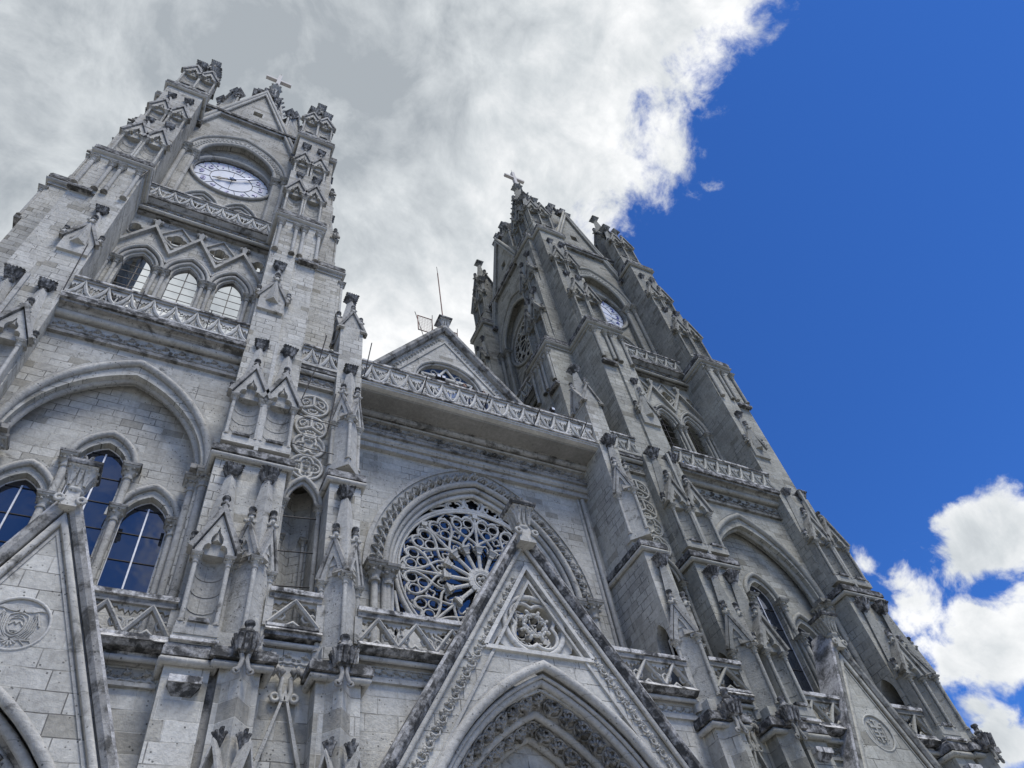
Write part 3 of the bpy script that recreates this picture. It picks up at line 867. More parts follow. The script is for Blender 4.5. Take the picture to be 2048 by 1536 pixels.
def parapet():
    b = MB(); y = YV(3.4)
    b.m(SU); b.poly([(-3, 52.5), (3, 52.5), (3, 53.7), (-3, 53.7)], [foil(u, 53.05, .16, .15, 3, PI / 2) for u in (-2.7, -2.2, -1.7, 1.7, 2.2, 2.7)], y, y + .18)
    b.m(BK); b.box(-3, 3, y - .08, y + .26, 53.702, 53.9)
    return b
M_bwall = belfry_wall().mesh('belfry_arcade'); M_btrim = belfry_trim().mesh('belfry_arch_moulding')
M_gal = gallery().mesh('gallery_cornice'); M_cwall = clock_wall().mesh('clock_storey'); M_ctrim = clock_trim().mesh('clock_arch_moulding')
M_tgab = tower_gable().mesh('gable_coping'); M_par = parapet().mesh('parapet')

def belfry_grille():
    b = MB(); b.m(MD); y = YV(2.2)
    for u in (-1.9, 0, 1.86):
        b.box(u - .02, u + .02, y - .02, y + .02, 24.6, 31.5)
        z = 25.0
        while z < 31.2:
            b.box(u - .62, u + .62, y - .03, y - .012, z, z + .035); z += .52
    return b
M_grille = belfry_grille().mesh('grille')
def small_rose():
    "tracery wheel in the place of the dial on the side fronts"
    b = MB(); b.m(TC); y = YV(3.42); cz = 44.55
    b.tube(P3(circ(0, cz, 2.1, 36), y), .09, FR, True)
    b.tube(P3(circ(0, cz, .35, 14), y), .07, FR, True)
    for i in range(12):
        a = PI / 6 * i; s, c = math.sin(a), math.cos(a)
        b.tube([(.35 * s, y, cz + .35 * c), (1.15 * s, y, cz + 1.15 * c)], .05)
        a2 = a + PI / 12
        b.tube(P3(foil(1.62 * math.sin(a2), cz + 1.62 * math.cos(a2), .17, .20, 3, PI / 2 - a2), y), .045, FR, True, 6)
        p = []
        for t in (-1, -.6, -.2, 0, .2, .6, 1):
            aa = a2 + t * PI / 12; rr = 1.12 + .22 * (1 - abs(t)) ; p.append((rr * math.sin(aa), y, cz + rr * math.cos(aa)))
        b.tube(p, .045)
        b.tube([(1.12 * s, y, cz + 1.12 * c), (1.5 * s * 1.02, y, cz + 1.5 * c * 1.02), (2.08 * s, y, cz + 2.08 * c)], .05)
    return b
M_srose = small_rose().mesh('tracery_wheel')
def disc(r, y, z, mat, n=40, th=.05):
    b = MB(); b.m(mat); b.poly(circ(0, z, r, n), [], y, y + th); return b
M_sglass = disc(2.08, YV(3.62), 44.55, GL).mesh('rose_glass')

def spire():
    b = MB(); n = 8; b.m(SU)
    prof = [(4.15, 50.3), (.42, 72.4)]
    vs = []
    for r, z in prof:
        for i in range(n): a = 2 * PI * (i + .5) / n; vs.append((r * math.cos(a), r * math.sin(a), z))
    b.add(vs, [(i, (i + 1) % n, n + (i + 1) % n, n + i) for i in range(n)])
    b.box(-4.2, 4.2, -4.2, 4.2, 49.9, 50.28)
    for i in range(n):
        a = 2 * PI * (i + .5) / n; c, s = math.cos(a), math.sin(a)
        b.m(TR); b.rod((4.2 * c, 4.2 * s, 50.3), (.45 * c, .45 * s, 72.4), .15, 6)
        # tracery bands on the faces
        am = 2 * PI * (i + 1) / n; F = RZ(math.degrees(am) + 90)
        b.at(F)
        for t in (.30, .40, .50, .60, .70, .80, .88):
            z = 50.3 + t * 22.1; r = (4.15 + (.42 - 4.15) * t) * math.cos(PI / n)
            w = r * math.tan(PI / n) * .52
            q = [(x, -r - .03 + (zz - z) * .155, zz) for x, zz in circ(0, z, max(w, .08), 10)]
            b.tube(q, .06, (0, -1, -.16), True, 5)
        b.at(I4)
    b.m(TR); b.lathe(0, 0, [(.46, 72.2), (.55, 72.5), (.34, 72.75), (.30, 74.2), (.52, 74.4), (.55, 74.6), (.26, 74.75), (.2, 75.2)], 8)
    for i in range(8):
        a = 2 * PI * i / 8; b.m(CR); b.lump(.5 * math.cos(a), .5 * math.sin(a), 74.55, .14, 1, 1, 1.4); b.lump(.55 * math.cos(a), .55 * math.sin(a), 72.6, .12)
    return b
M_spire = spire().mesh('spire')
def crockets():
    b = MB(); n = 8
    for i in range(n):
        a = 2 * PI * (i + .5) / n; c, s = math.cos(a), math.sin(a)
        for t in [.28 + .052 * j for j in range(14)]:
            z = 50.3 + t * 22.1; r = 4.2 + (.45 - 4.2) * t + .12
            b.m(CR)
            blade(b, r * c, r * s, z - .2, c, s, .11, .5, .16, .05)
    return b
M_crock = crockets().mesh('crockets')
def lucarne():
    "gabled spire light with a crocketed cap, front towards -y"
    b = MB()
    b.m(SU); b.poly([(.62, 50.3), (.62, 60.2), (-.62, 60.2), (-.62, 50.3)], [], -3.55, -2.9)
    coping(b, [(.75, -3.55, 60.0), (0, -3.55, 62.4), (-.75, -3.55, 60.0)], .15, -.7, .12, CR)
    b.m(SU); b.poly([(.7, 60.1), (0, 62.3), (-.7, 60.1)], [], -3.5, -2.0)
    for sx in (-1, 1):
        b.m(TR)
        for dx in (0, .2): b.lathe(sx * (.62 + dx), -3.5, [(.1, 50.3), (.1, 60.6)], 6)
        b.m(BK); b.frus(sx * .72, -3.5, 60.5, 61.3, .2, .36)
    b.m(BK); b.frus(0, -3.3, 62.2, 63.0, .2, .36)
    for j in range(6):
        t = j / 6.
        for sx in (-1, 1): b.lump(sx * (.86 * (1 - t)), -3.5, 60.2 + 2.3 * t, .14, 1, 1, 1.5)
    return b
M_luc = lucarne().mesh('spire_light')
def cross_mesh():
    b = MB(); b.m(PLX)
    b.box(-.17, .17, -.17, .17, 75.0, 78.6)
    b.box(-1.18, 1.18, -.165, .165, 76.9, 77.24)
    b.m(MD); b.rod((0, 0, 78.5), (0, 0, 79.5), .018, 5)
    return b
PLX = simple('pale_cross_stone', (.42, .40, .37), .8, 0, .12)
M_cross = cross_mesh().mesh('cross')

# ------------- front of a tower below the balcony (big blind arch with three windows)
WIN = [(0, 19.0 - .62, .66, .95, 13.9), (-1.63, 16.6, .62, .95, 13.9), (1.63, 16.6, .62, .95, 13.9)]
def tower_lower():
    b = MB()
    y0 = YV(.5); y1 = YV(1.15)
    b.m(ST); b.box(-3.0, 3.0, YV(.42), YV(2.9), 23.2, 24.3)
    b.m(ST); b.poly([(-2.99, 11), (2.99, 11), (2.99, 23.1), (-2.99, 23.1)], [arch(0, 18.1, 2.66, 3.85, 14, 11.3)], y0, y0 + .5)
    b.m(ST); b.poly([(-2.95, 11), (2.95, 11), (2.95, 23), (-2.95, 23)], [arch(u, z, w, h, 8, zb) for u, z, w, h, zb in WIN], y1, y1 + .5)
    return b
def tower_door_wall():
    b = MB()
    b.m(SL); b.poly([(-3.2, 0), (3.2, 0), (3.2, 11.45), (-3.2, 11.45)], [[(2.78, .02)] + arch(0, 5.2, 2.78, 5.25, 10)+ [(-2.78, .02)]], YV(-.38), YV(.9))
    b.m(PL); b.box(-3, 3, YV(-.5), YV(1.5), 11.452, 11.6)
    return b
def tower_lower_trim():
    b = MB(); y0 = YV(.5); y1 = YV(1.15)
    b.m(TR); b.sweep(P3(arch(0, 18.15, 2.94, 4.6, 16), y0), [(.14, -.02), (.14, .012), (-.02, .012), (-.02, -.02)], FR)
    for w, h, r, yo in ((2.86, 4.35, .13, -.05), (2.62, 3.82, .11, .30)):
        b.m(TR); b.sweep(P3(arch(0, 18.15, w, h, 16), y0 + yo), roll(0, 0, r), FR, False, True)
    b.m(TR); b.sweep(P3(arch(0, 18.15, 2.72, 4.05, 16), y0 + .14), rect(-.04, .06, -.2, .06), FR)
    for sx in (-1, 1):
        col(b, sx * 2.86, y0 - .08, 11.6, 18.2, .13, True, TR)
        col(b, sx * 2.58, y0 + .22, 11.6, 18.15, .12, True, TR)
        b.m(CR); b.box(sx * 2.75 - .38, sx * 2.75 + .38, y0 - .26, y0 + .3, 18.16, 18.34)
    for u, z, w, h, zb in WIN:
        b.m(TR); b.sweep(P3(arch(u, z, w + .33, h + .47, 9), y1), [(.11, -.02), (.11, .014), (0, .014), (0, -.02)], FR)
        b.sweep(P3(arch(u, z, w + .24, h + .36, 9), y1 - .05), roll(0, 0, .10), FR, False, True)
        b.sweep(P3(arch(u, z, w + .08, h + .14, 9, zb), y1 + .06), roll(0, 0, .075), FR, False, True)
    for u, z1 in ((-.83, 18.35), (.83, 18.35), (-2.40, 16.6), (2.40, 16.6)):
        col(b, u, y1 - .12, 11.6 + .3, z1 + .04, .11, True, TR)
    for u in (-.86, .86): col(b, u * 1.0 + (.02 if u > 0 else -.02), y1 - .26, 11.9, 16.66, .10, True, TR)
    return b
def windows_mesh(i):
    u, z, w, h, zb = WIN[i]
    f = MB(); y = YV(1.42)
    f.m(LEAD)
    f.box(u - .022, u + .022, y - .035, y - .005, zb, z + h * .72)
    f.m(MD)
    q = zb + .55
    while q < z + h * .85:
        f.box(u - w, u + w, y - .024, y - .006, q - .012, q + .012); q += .92
    f.m(LEAD); f.tube(P3(arch(u, z, w - .01, h - .01, 8, zb), y - .01), .02, FR, False, 5)
    g = MB(); g.m(GL); g.poly(arch(u, z, w + .02, h + .02, 8, zb - .05), [], y, y + .03)
    return f.mesh('window'), g.mesh('pane')
M_tdw = tower_door_wall().mesh('door_wall'); M_tlow = tower_lower().mesh('tower_wall'); M_tltrim = tower_lower_trim().mesh('arch_moulding')
M_win = [windows_mesh(i) for i in range(3)]
def balcony():
    b = MB()
    b.m(CR); b.box(-3.0, 3.0, YV(.36), YV(.9), 22.98, 23.12)
    b.m(TR); b.box(-3.0, 3.0, YV(.40), YV(.9), 23.12, 23.70)
    frieze(b, -2.95, 2.95, 23.14, 23.68, YV(.40), .07, CR)
    b.m(TR); b.sweep([(3, YV(.26), 23.83), (-3, YV(.26), 23.83)], roll(0, 0, .14), FR, False, True)
    b.m(CR); b.hexa([(-3, YV(.34), 23.72), (3, YV(.34), 23.72), (3, YV(1.0), 23.72), (-3, YV(1.0), 23.72)], [(-3, YV(.05), 24.02), (3, YV(.05), 24.02), (3, YV(1.0), 24.02), (-3, YV(1.0), 24.02)])
    b.m(CR); b.box(-3, 3, YV(-.12), YV(2.2), 24.021, 24.13)
    b.m(BK); b.box(-3, 3, YV(-.22), YV(2.2), 24.132, 24.36)
    b.m(PL); b.box(-3, 3, YV(-.16), YV(2.2), 24.362, 24.41)
    return b
M_balc = balcony().mesh('balcony_cornice')
M_balc_bal = balustrade(5.88, 1.12, 8).mesh('balcony_balustrade')
def low_bal(L, n): return balustrade(L, 1.08, n, .17, TR, .28, True)

# lower front buttress (tower frame, tower side towards +u)
SIDE = Matrix(((0, 1, 0, 0), (1, 0, 0, 0), (0, 0, 1, 0), (0, 0, 0, 1)))   # local x runs along world y
def buttress_lower():
    b = MB(); b.m(ST)
    b.at(SIDE); b.poly([(YV(-.52), 11.5), (-3.6, 11.5), (-3.6, 18.25), (YV(-.52), 18.25)], [arch(YV(-.02), 13.85, .33, .65, 6, 11.7)], -5.04, -2.97); b.at(I4)
    b.m(MD); b.box(-4.2, -4.1, YV(-.4), YV(.4), 11.6, 14.6); b.m(ST)  # dark panel stands in for the shade inside the passage
    b.box(-5.03, -2.98, YV(-.12), -3.62, 18.25, 24.4)
    b.m(SL); b.box(-5.06, -4.16, YV(-1.0), YV(.2), 0, 11.3)                       # pillar with the prow
    b.box(-3.98, -3.02, YV(-.98), YV(.2), 0, 11.3)
    b.m(CR); b.box(-4.2, -3.9, YV(-.78), YV(0), 0, 11.2)
    b.m(SL); b.prismz([(-4.95, YV(-.98)), (-4.60, YV(-1.36)), (-4.25, YV(-.98))], 0, 11.2)
    b.m(SL); b.box(-5.0, -3.0, YV(-1.06), YV(-.2), 11.62, 12.02)
    b.m(TR); b.box(-4.08, -3.95, YV(-.60), YV(-.5), 18.6, 24.3)
    return b
def buttress_lower_trim():
    b = MB()
    ledge(b, -5.1, -4.14, YV(-1.04), YV(-.2), 11.28, .36, .26)
    ledge(b, -3.99, -3.0, YV(-1.02), YV(-.2), 11.28, .36, .10)
    b.m(PL); b.box(-4.02, -2.98, YV(-1.16), YV(-.3), 11.645, 11.72)
    return b
def buttress_lower_trim2():
    b = MB()
    ledge(b, -5.05, -2.96, YV(-.53), -4.2, 18.2, .36, .18)
    return b
def bracket():
    b = MB()
    b.m(PL); b.box(-3.84, -3.16, YV(-1.22), YV(-.9), 10.62, 10.78); b.m(BK); b.hexa([(-3.7, YV(-1.0), 10.42), (-3.3, YV(-1.0), 10.42), (-3.3, YV(-.9), 10.42), (-3.7, YV(-.9), 10.42)], [(-3.84, YV(-1.2), 10.62), (-3.16, YV(-1.2), 10.62), (-3.16, YV(-.9), 10.62), (-3.84, YV(-.9), 10.62)])
    return b
def prow_cap():
    "scrolled black capital on the arris of a pillar"
    b = MB(); b.m(CB)
    b.frus(0, 0, 11.30, 11.52, .13, .22); b.frus(0, 0, 11.521, 11.76, .22, .24)
    for i in range(4):
        b.at(RZ(90 * i))
        for t in (-.12, .04, .17): blade(b, t, -.20, 11.34, 0, -1, .075, .40, .07)
        b.at(I4)
    b.m(CR)
    for sx in (-1, 1):
        b.tube([(sx * .09, -.06, 11.36), (sx * .05, -.10, 11.15), (sx * .09, -.13, 10.95), (sx * .15, -.13, 10.86)], .055, FR, False, 6)
        b.tube([(sx * .15 + .06 * math.cos(a), -.12, 10.86 + .06 * math.sin(a)) for a in [i * PI / 4 for i in range(8)]], .035, FR, True, 6)
    b.m(CR); b.lathe(0, 0, [(.13, 11.74), (.11, 11.86)], 8)
    b.m(BK); b.lathe(0, 0, [(.15, 11.86), (.15, 11.92), (.09, 11.95), (.09, 12.08), (.13, 12.10), (.12, 12.17)], 8)
    return b
M_blow = buttress_lower().mesh('buttress_foot'); M_blowt = buttress_lower_trim().mesh('cornice'); M_blowt2 = buttress_lower_trim2().mesh('cornice'); M_brk = bracket().mesh('bracket'); M_prow = prow_cap().mesh('scroll_capital')
def leafball():
    b = MB(); b.m(CB); rnd = random.Random(5)
    b.lathe(0, 0, [(.05, -.2), (.10, -.05), (.07, .12)], 6)
    for i in range(7):
        a = 2 * PI * i / 7; blade(b, .04 * math.cos(a), .04 * math.sin(a), -.20 + .08 * (i % 2), math.cos(a), math.sin(a), .07, .36, .09)
    b.m(TR); b.rod((0, 0, -.1), (0, .1, -.45), .05)
    return b
M_lball = leafball().mesh('leaf_finial')
def foot_gable():
    "steep gablets at the foot of a prow pillar"
    b = MB()
    for sx in (-1, 1):
        b.at(TRL(sx * .26, -.05) @ RZ(sx * 35))
        coping(b, [(.34, -.1, 8.0), (0, -.1, 9.15), (-.34, -.1, 8.0)], .07, -.2, .1, TR)
        b.at(I4)
    return b
M_fgab = foot_gable().mesh('gablet')

def lower_buttress(tw, M):
    p = obj('buttress_base', M_blow, church, tw @ M)
    obj('cornice', M_blowt, p); obj('cornice', M_blowt2, p); obj('bracket', M_brk, p)
    obj('statue_niche', M_niche1, p, TRL(-3.50, YV(-.56)))
    pinnacle(p, -3.50, YV(-.62), 'ob1', 14.6, 17.2, .44, .15, M_cap, I4)
    obj('corner_turret', M_turret1, p, TRL(-4.52, YV(-.56)))
    pinnacle(p, -4.52, YV(-.70), 'ob1', 14.6, 17.2, .44, .15, M_cap, I4)
    for x in (-3.50, -4.52):
        obj('statue_niche', M_niche2, p, TRL(x, YV(-.13)))
        pinnacle(p, x, YV(-.16), 'ob2', 21.6, 24.1, .42, .15, M_cap, I4)
    obj('scroll_capital', M_prow, p, TRL(-4.60, YV(-1.36)))
    obj('gablet', M_fgab, p, TRL(-4.60, YV(-1.42)))
    for dx in (-.24, .24): obj('leaf_finial', M_lball, p, TRL(-4.60 + dx, YV(-1.42), 9.38) @ Matrix.Scale(.82, 4))
    return p
def side_lower():
    b = MB(); b.m(ST)
    b.box(-5.04, -2.97, YV(-.3), -3.6, 0, 24.5)
    ledge(b, -5.05, -2.96, YV(-.31), -4.2, 18.2, .36, .18)
    ledge(b, -5.05, -2.96, YV(-.31), -4.2, 24.2, .3, .12)
    return b
M_slow = side_lower().mesh('buttress_base')
def core():
    b = MB(); b.m(ST)
    b.box(-4.6, 4.6, YV(2.6), 4.6, 0, 22.9)
    return b
def slab(h, y0, z):
    b = MB(); b.m(SU); b.box(-h, h, y0, h, z, z + .3); return b
M_slab1, M_slab2 = slab(4.3, -4.3, 49.6).mesh('floor_slab'), slab(4.6, YV(2.4), 23.9).mesh('floor_slab')
M_core = core().mesh('tower')

for sx in (-1, 1):
    tw = TRL(sx * TX, CY)
    t = obj('tower', M_core, church, tw)
    obj('floor_slab', M_slab1, t); obj('floor_slab', M_slab2, t)
    for k in (0, 1, 3):
        R = RZ(90 * k)
        obj('belfry_arcade', M_bwall, t, R); obj('belfry_moulding', M_btrim, t, R)
        obj('gallery_cornice', M_gal, t, R); obj('gallery_balustrade', M_gal_bal, t, R @ TRL(-2.95, YV(1.5), 35.9))
        obj('clock_storey', M_cwall, t, R); obj('clock_arch_moulding', M_ctrim, t, R)
        obj('gable', M_tgab, t, R); obj('parapet', M_par, t, R)
        if k: obj('tracery_wheel', M_srose, t, R); (obj('rose_glass', M_sglass, t, R) if (sx < 0) == (k == 1) else None)
        for mm in (I4, MIR): upper_buttress(tw, R @ TRL(0, .5 if k else 0) @ mm)
        if k:
            for mm in (I4, MIR): obj('buttress_base', M_slow, church, tw @ R @ TRL(0, .5) @ mm)
    obj('grille', M_grille, t)
    for mm in (I4, MIR): lower_buttress(tw, mm)
    for k in range(4):
        c = obj('corner_pinnacle', M_corner, church, tw @ RZ(90 * k))
        obj('leaf_capital', M_cap_top, c, TRL(-4.05, -4.05, 61.65))
    obj('parapet', M_par, t, RZ(180))
    w = obj('tower_front', M_tlow, church, tw)
    obj('arch_moulding', M_tltrim, w); obj('door_wall', M_tdw, w)
    for f, g in M_win:
        o = obj('window', f, w); obj('pane', g, w)
    obj('balcony_cornice', M_balc, w); obj('balcony_balustrade', M_balc_bal, w, TRL(-2.94, YV(-.08), 24.41))
    s = obj('spire', M_spire, church, tw)
    obj('crockets', M_crock, s)
    for k in range(8): obj('spire_light', M_luc, s, RZ(45 * k))
    obj('cross', M_cross, s)

# ------------------------------------------------------------------ nave front
NY = 1.85
def nave_wall():
    b = MB()
    b.m(ST)
    hole = arch(0, 17.0, 3.74, 4.95, 16, 11.5)
    b.poly([(-5.45, 11.4), (5.45, 11.4), (5.45, 22.8), (-5.45, 22.8)], [hole], NY, NY + .7)
    b.box(-5.45, 5.45, NY + .9, NY + 1.6, 0, 24.2)
    b.m(SL); b.poly([(-5.5, 0), (5.5, 0), (5.5, 12.0), (-5.5, 12.0)], [[(4.0, .02)] + arch(0, 6.2, 4.0, 5.75, 10) + [(-4.0, .02)]], -.42, NY + .4)
    return b
nave = obj('nave_front', nave_wall(), church)
def nave_cornice():
    b = MB(); A = -5.42; Bx = 5.42
    # stepped mouldings under the balcony
    b.m(TR); b.box(A, Bx, 1.66, NY + .6, 22.55, 22.80)
    b.m(TR); b.sweep([(Bx, 1.62, 22.98), (A, 1.62, 22.98)], roll(0, 0, .13), FR, False, True)
    b.m(TR); b.box(A, Bx, 1.56, NY + .6, 22.82, 23.16)
    b.m(CR); b.box(A, Bx, 1.44, NY + .6, 23.161, 23.30)
    b.m(CR); b.box(A, Bx, 1.50, NY + .6, 23.302, 23.80)
    frieze(b, A, Bx, 23.33, 23.80, 1.50, .11, CR)
    b.m(TR); b.box(A, Bx, 1.36, NY + .6, 23.80, 23.90)
    b.m(CR); b.sweep([(Bx, 1.26, 24.02), (A, 1.26, 24.02)], roll(0, 0, .14), FR, False, True)
    b.m(CR); b.box(A, Bx, 1.12, NY + .6, 24.1, 24.2)
    # the slab
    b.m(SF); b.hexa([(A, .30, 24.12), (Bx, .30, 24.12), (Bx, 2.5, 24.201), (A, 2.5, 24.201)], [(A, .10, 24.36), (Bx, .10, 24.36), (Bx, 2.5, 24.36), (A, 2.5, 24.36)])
    b.m(TC); b.box(A, Bx, .03, .6, 24.18, 24.26); b.box(A, Bx, -.02, .6, 24.262, 24.33); b.m(PL); b.box(A, Bx, -.08, 3.3, 24.362, 24.45)
    return b
obj('balcony_cornice', nave_cornice(), nave)
M_nbal = balustrade(10.7, 1.22, 14)
obj('balcony_balustrade', M_nbal, nave, TRL(-5.35, .10, 24.45))

def rose_trim():
    b = MB()
    # outer band with carved leaves, orders and capitals
    b.m(TR); b.sweep(P3(arch(0, 17.0, 4.42, 5.75, 18), NY), [(.10, -.02), (.10, .02), (-.62, .02), (-.62, -.02)], FR)
    b.m(TR); b.sweep(P3(arch(0, 17.0, 4.44, 5.8, 18), NY), rect(-.05, .10, -.05, .09), FR)
    pts = arch(0, 17.0, 4.08, 5.35, 17)
    for i, (x, z) in enumerate(pts[1:-1]):
        a = math.atan2(z - 17.0, x)
        b.m(TR); leaf(b, x, z, NY - .03, .25, a, .13)
        b.m(CR); b.lump(x * .985, NY - .13, z * .998, .11)
        x2, z2 = pts[i + 2]
        b.m(TR); b.tube([(x * 1.045, NY - .05, 17 + (z - 17) * 1.045), ((x + x2) / 2, NY - .12, (z + z2) / 2), (x2 * .95, NY - .05, 17 + (z2 - 17) * .95)], .05, FR, False, 5)
    for w, h, r, yo in ((3.78, 5.0, .12, -.04), (3.60, 4.78, .10, .10), (3.44, 4.58, .09, .24)):
        b.m(TC if r < .1 else TR); b.sweep(P3(arch(0, 17.0, w, h, 16, 12.2), NY + yo), roll(0, 0, r), FR, False, True)
    b.m(TR); b.sweep(P3(arch(0, 17.0, 3.62, 4.8, 16, 12.2), NY + .25), rect(-.12, .14, -.2, .08), FR)
    for sx in (-1, 1):
        for x, y in ((4.15, NY - .14), (3.68, NY - .05)):
            capital(b, sx * x, y, 16.35, 17.0, .15)
            b.m(TR); b.lathe(sx * x, y, [(.12, 12.2), (.12, 16.36)], 8)
        b.m(TR); b.lathe(sx * 5.12, NY - .08, [(.10, 11.8), (.10, 22.5)], 8)
        b.m(TR); b.lathe(sx * 4.92, NY - .02, [(.07, 11.8), (.07, 22.5)], 8)
    return b
obj('rose_arch_moulding', rose_trim(), nave)
def rose():
    b = MB(); b.m(TC); y = 2.22; cz = 17.52
    def pt(r, a, dy=0.): return (r * math.sin(a), y + dy, cz + r * math.cos(a))
    b.tube(P3(circ(0, cz, 3.28, 48), y), .09, FR, True, 8)
    b.tube(P3(circ(0, cz, 3.16, 48), y - .06), .05, FR, True, 6)
    b.tube(P3(circ(0, cz, .40, 20), y), .10, FR, True, 8)
    b.tube(P3(circ(0, cz, .30, 16), y - .05), .05, FR, True, 6)
    for i in range(5): b.lump(.14 * math.cos(i * 1.257), y - .03, cz + .14 * math.sin(i * 1.257), .12)
    b.poly(circ(0, cz, .32, 16), [], y + .06, y + .14)
    N = 16
    for i in range(N):
        a = 2 * PI * i / N
        # spoke: twin-shafted column with base and capital
        for da in (-.028, .028): b.tube([pt(.46, a + da * 2.2), pt(1.30, a + da)], .045)
        b.tube([pt(.44, a), pt(1.30, a)], .055)
        for r0, r1, h0, h1 in ((.42, .56, .10, .08), (1.22, 1.30, .09, .09), (1.31, 1.46, .09, .15), (1.462, 1.53, .17, .17)):
            p, q = pt(r0, a), pt(r1, a); t = Vector((math.cos(a), 0, -math.sin(a)))
            bo = [tuple(Vector(p) + t * s * h0 + Vector((0, d * h0, 0))) for s, d in ((-1, -1), (1, -1), (1, 1), (-1, 1))]
            to = [tuple(Vector(q) + t * s * h1 + Vector((0, d * h1, 0))) for s, d in ((-1, -1), (1, -1), (1, 1), (-1, 1))]
            b.hexa(bo, to)
        for s in (-.11, .11): b.lump(*pt(1.42, a + s), .07)
        # heart between two spokes, crossing ribs below it
        m = a + PI / N; W2 = PI / N
        hp = []
        for rr, f in ((1.98, 0), (2.12, .40), (2.30, .72), (2.52, .92), (2.72, .93), (2.88, .76), (2.97, .48), (2.94, .22), (2.84, .04)):
            hp.append((rr, f))
        out = [pt(rr, m + f * W2 * .93) for rr, f in hp] + [pt(rr, m - f * W2 * .93) for rr, f in hp[::-1][:-1]]
        b.tube(out, .052, FR, True, 7)
        # trefoil cusps inside the heart
        for rr, f in ((2.68, .46), (2.68, -.46), (2.28, 0)):
            c = pt(rr, m + f * W2)
            b.tube(P3(circ(c[0], c[2], .20, 12), y + .03), .034, FR, True, 5)
        for sg in (-1, 1):
            b.tube([pt(1.50, m + sg * W2), pt(1.60, m + sg * W2 * .96), pt(1.76, m + sg * W2 * .70), pt(1.90, m + sg * W2 * .26), pt(2.0, m)], .05, FR, False, 7)
            b.tube([pt(1.52, m + sg * W2 * .96, .03), pt(1.60, m + sg * W2 * .60, .03), pt(1.52, m + sg * W2 * .38, .03), pt(1.66, m + sg * W2 * .30, .03), pt(1.74, m, .03)], .035, FR, False, 5)
        # small diamond in the triangle above each spoke
        if i % 2 == 0:
            b.tube([pt(1.55, a), pt(2.96, a)], .058, FR, False, 7)
            p = pt(3.02, a); b.frus(p[0], p[1], p[2] - .09, p[2] + .09, .10, .10)
            for s in (-.1, .1): b.lump(*pt(2.98, a + s * .5), .09)
        else:
            b.tube(P3(foil(*(lambda c: (c[0], c[2]))(pt(2.16, a)), .09, .085, 4, -a, 4), y + .03), .035, FR, True, 5)
            for s in (-1, 1): b.lump(*pt(2.95, a + s * .05, .02), .07)
        for s in (-1, 1): b.tube([pt(3.0, m + s * .05), pt(3.1, m + s * .15), pt(3.2, m + s * .19)], .035, FR, False, 5)
    # circles above the wheel under the point of the arch
    b.tube(P3(circ(0, cz + 3.70, .43, 18), y), .08, FR, True, 7)
    b.tube(P3(foil(0, cz + 3.70, .17, .145, 5, PI / 2), y + .03), .045, FR, True, 6)
    for s in (-1, 1):
        c = (s * .80, cz + 3.46)
        el = [(c[0] + .40 * math.cos(t) * .97 - s * (-.10) * math.sin(t) * .0, c[1] + .27 * math.sin(t) - s * .40 * math.cos(t) * .30) for t in [2 * PI * j / 16 for j in range(16)]]
        b.tube(P3(el, y), .065, FR, True, 7)
        b.tube(P3(foil(c[0], c[1], .15, .12, 4, .3), y + .03), .04, FR, True, 5)
        c = (s * 1.48, cz + 3.12)
        el = [(c[0] + .34 * math.cos(t), c[1] + .13 * math.sin(t) - s * .34 * math.cos(t) * .45) for t in [2 * PI * j / 14 for j in range(14)]]
        b.tube(P3(el, y), .055, FR, True, 6)
        # spandrels at the foot of the wheel
        b.tube([(s * 3.30, y, 16.5), (s * 3.05, y, 14.9), (s * 2.5, y, 14.0)], .07)
    # lower panel
    b.m(TC); b.poly([(-3.5, 12.0), (3.5, 12.0), (3.5, 14.0)] + [(3.28 * math.cos(t), cz + 3.28 * math.sin(t)) for t in [-PI * .16 - PI * .68 * j / 14 for j in range(15)]] + [(-3.5, 14.0)], [], y - .02, y + .1)
    return b
obj('rose_window', rose(), nave)
g = MB(); g.m(GL); g.poly(arch(0, 17.0, 3.6, 4.8, 16, 12.0), [], 2.44, 2.5)
obj('rose_glass', g, nave)
def nave_low():
    b = MB()
    for x0, x1 in ((2.78, 5.36),):
        b.m(TR); b.box(x0, x1, -.46, .2, 12.0, 12.3)
        b.m(TR); b.box(x0, x1, -.52, .2, 11.58, 11.72)
        frieze(b, x0, x1, 11.72, 12.06, -.43, .05)
        b.m(TR); b.sweep([(x1, -.60, 12.13), (x0, -.60, 12.13)], roll(0, 0, .075), FR, False, True)
        b.m(BK); b.hexa([(x0, -.76, 12.21), (x1, -.76, 12.21), (x1, .3, 12.21), (x0, .3, 12.21)], [(x0, -.90, 12.31), (x1, -.90, 12.31), (x1, .3, 12.31), (x0, .3, 12.31)])
        b.m(PL); b.hexa([(x0, -.93, 12.312), (x1, -.93, 12.312), (x1, .6, 12.312), (x0, .6, 12.312)], [(x0, -.80, 12.46), (x1, -.80, 12.46), (x1, .6, 12.46), (x0, .6, 12.46)])
    return b
M_nl = nave_low().mesh('ledge'); obj('ledge', M_nl, nave); obj('ledge', M_nl, nave, MIR)
M_lb = low_bal(3.2, 3).mesh('ledge_balustrade')
obj('ledge_balustrade', M_lb, nave, TRL(2.16, -.60, 12.44)); obj('ledge_balustrade', M_lb, nave, MIR @ TRL(2.16, -.60, 12.44))

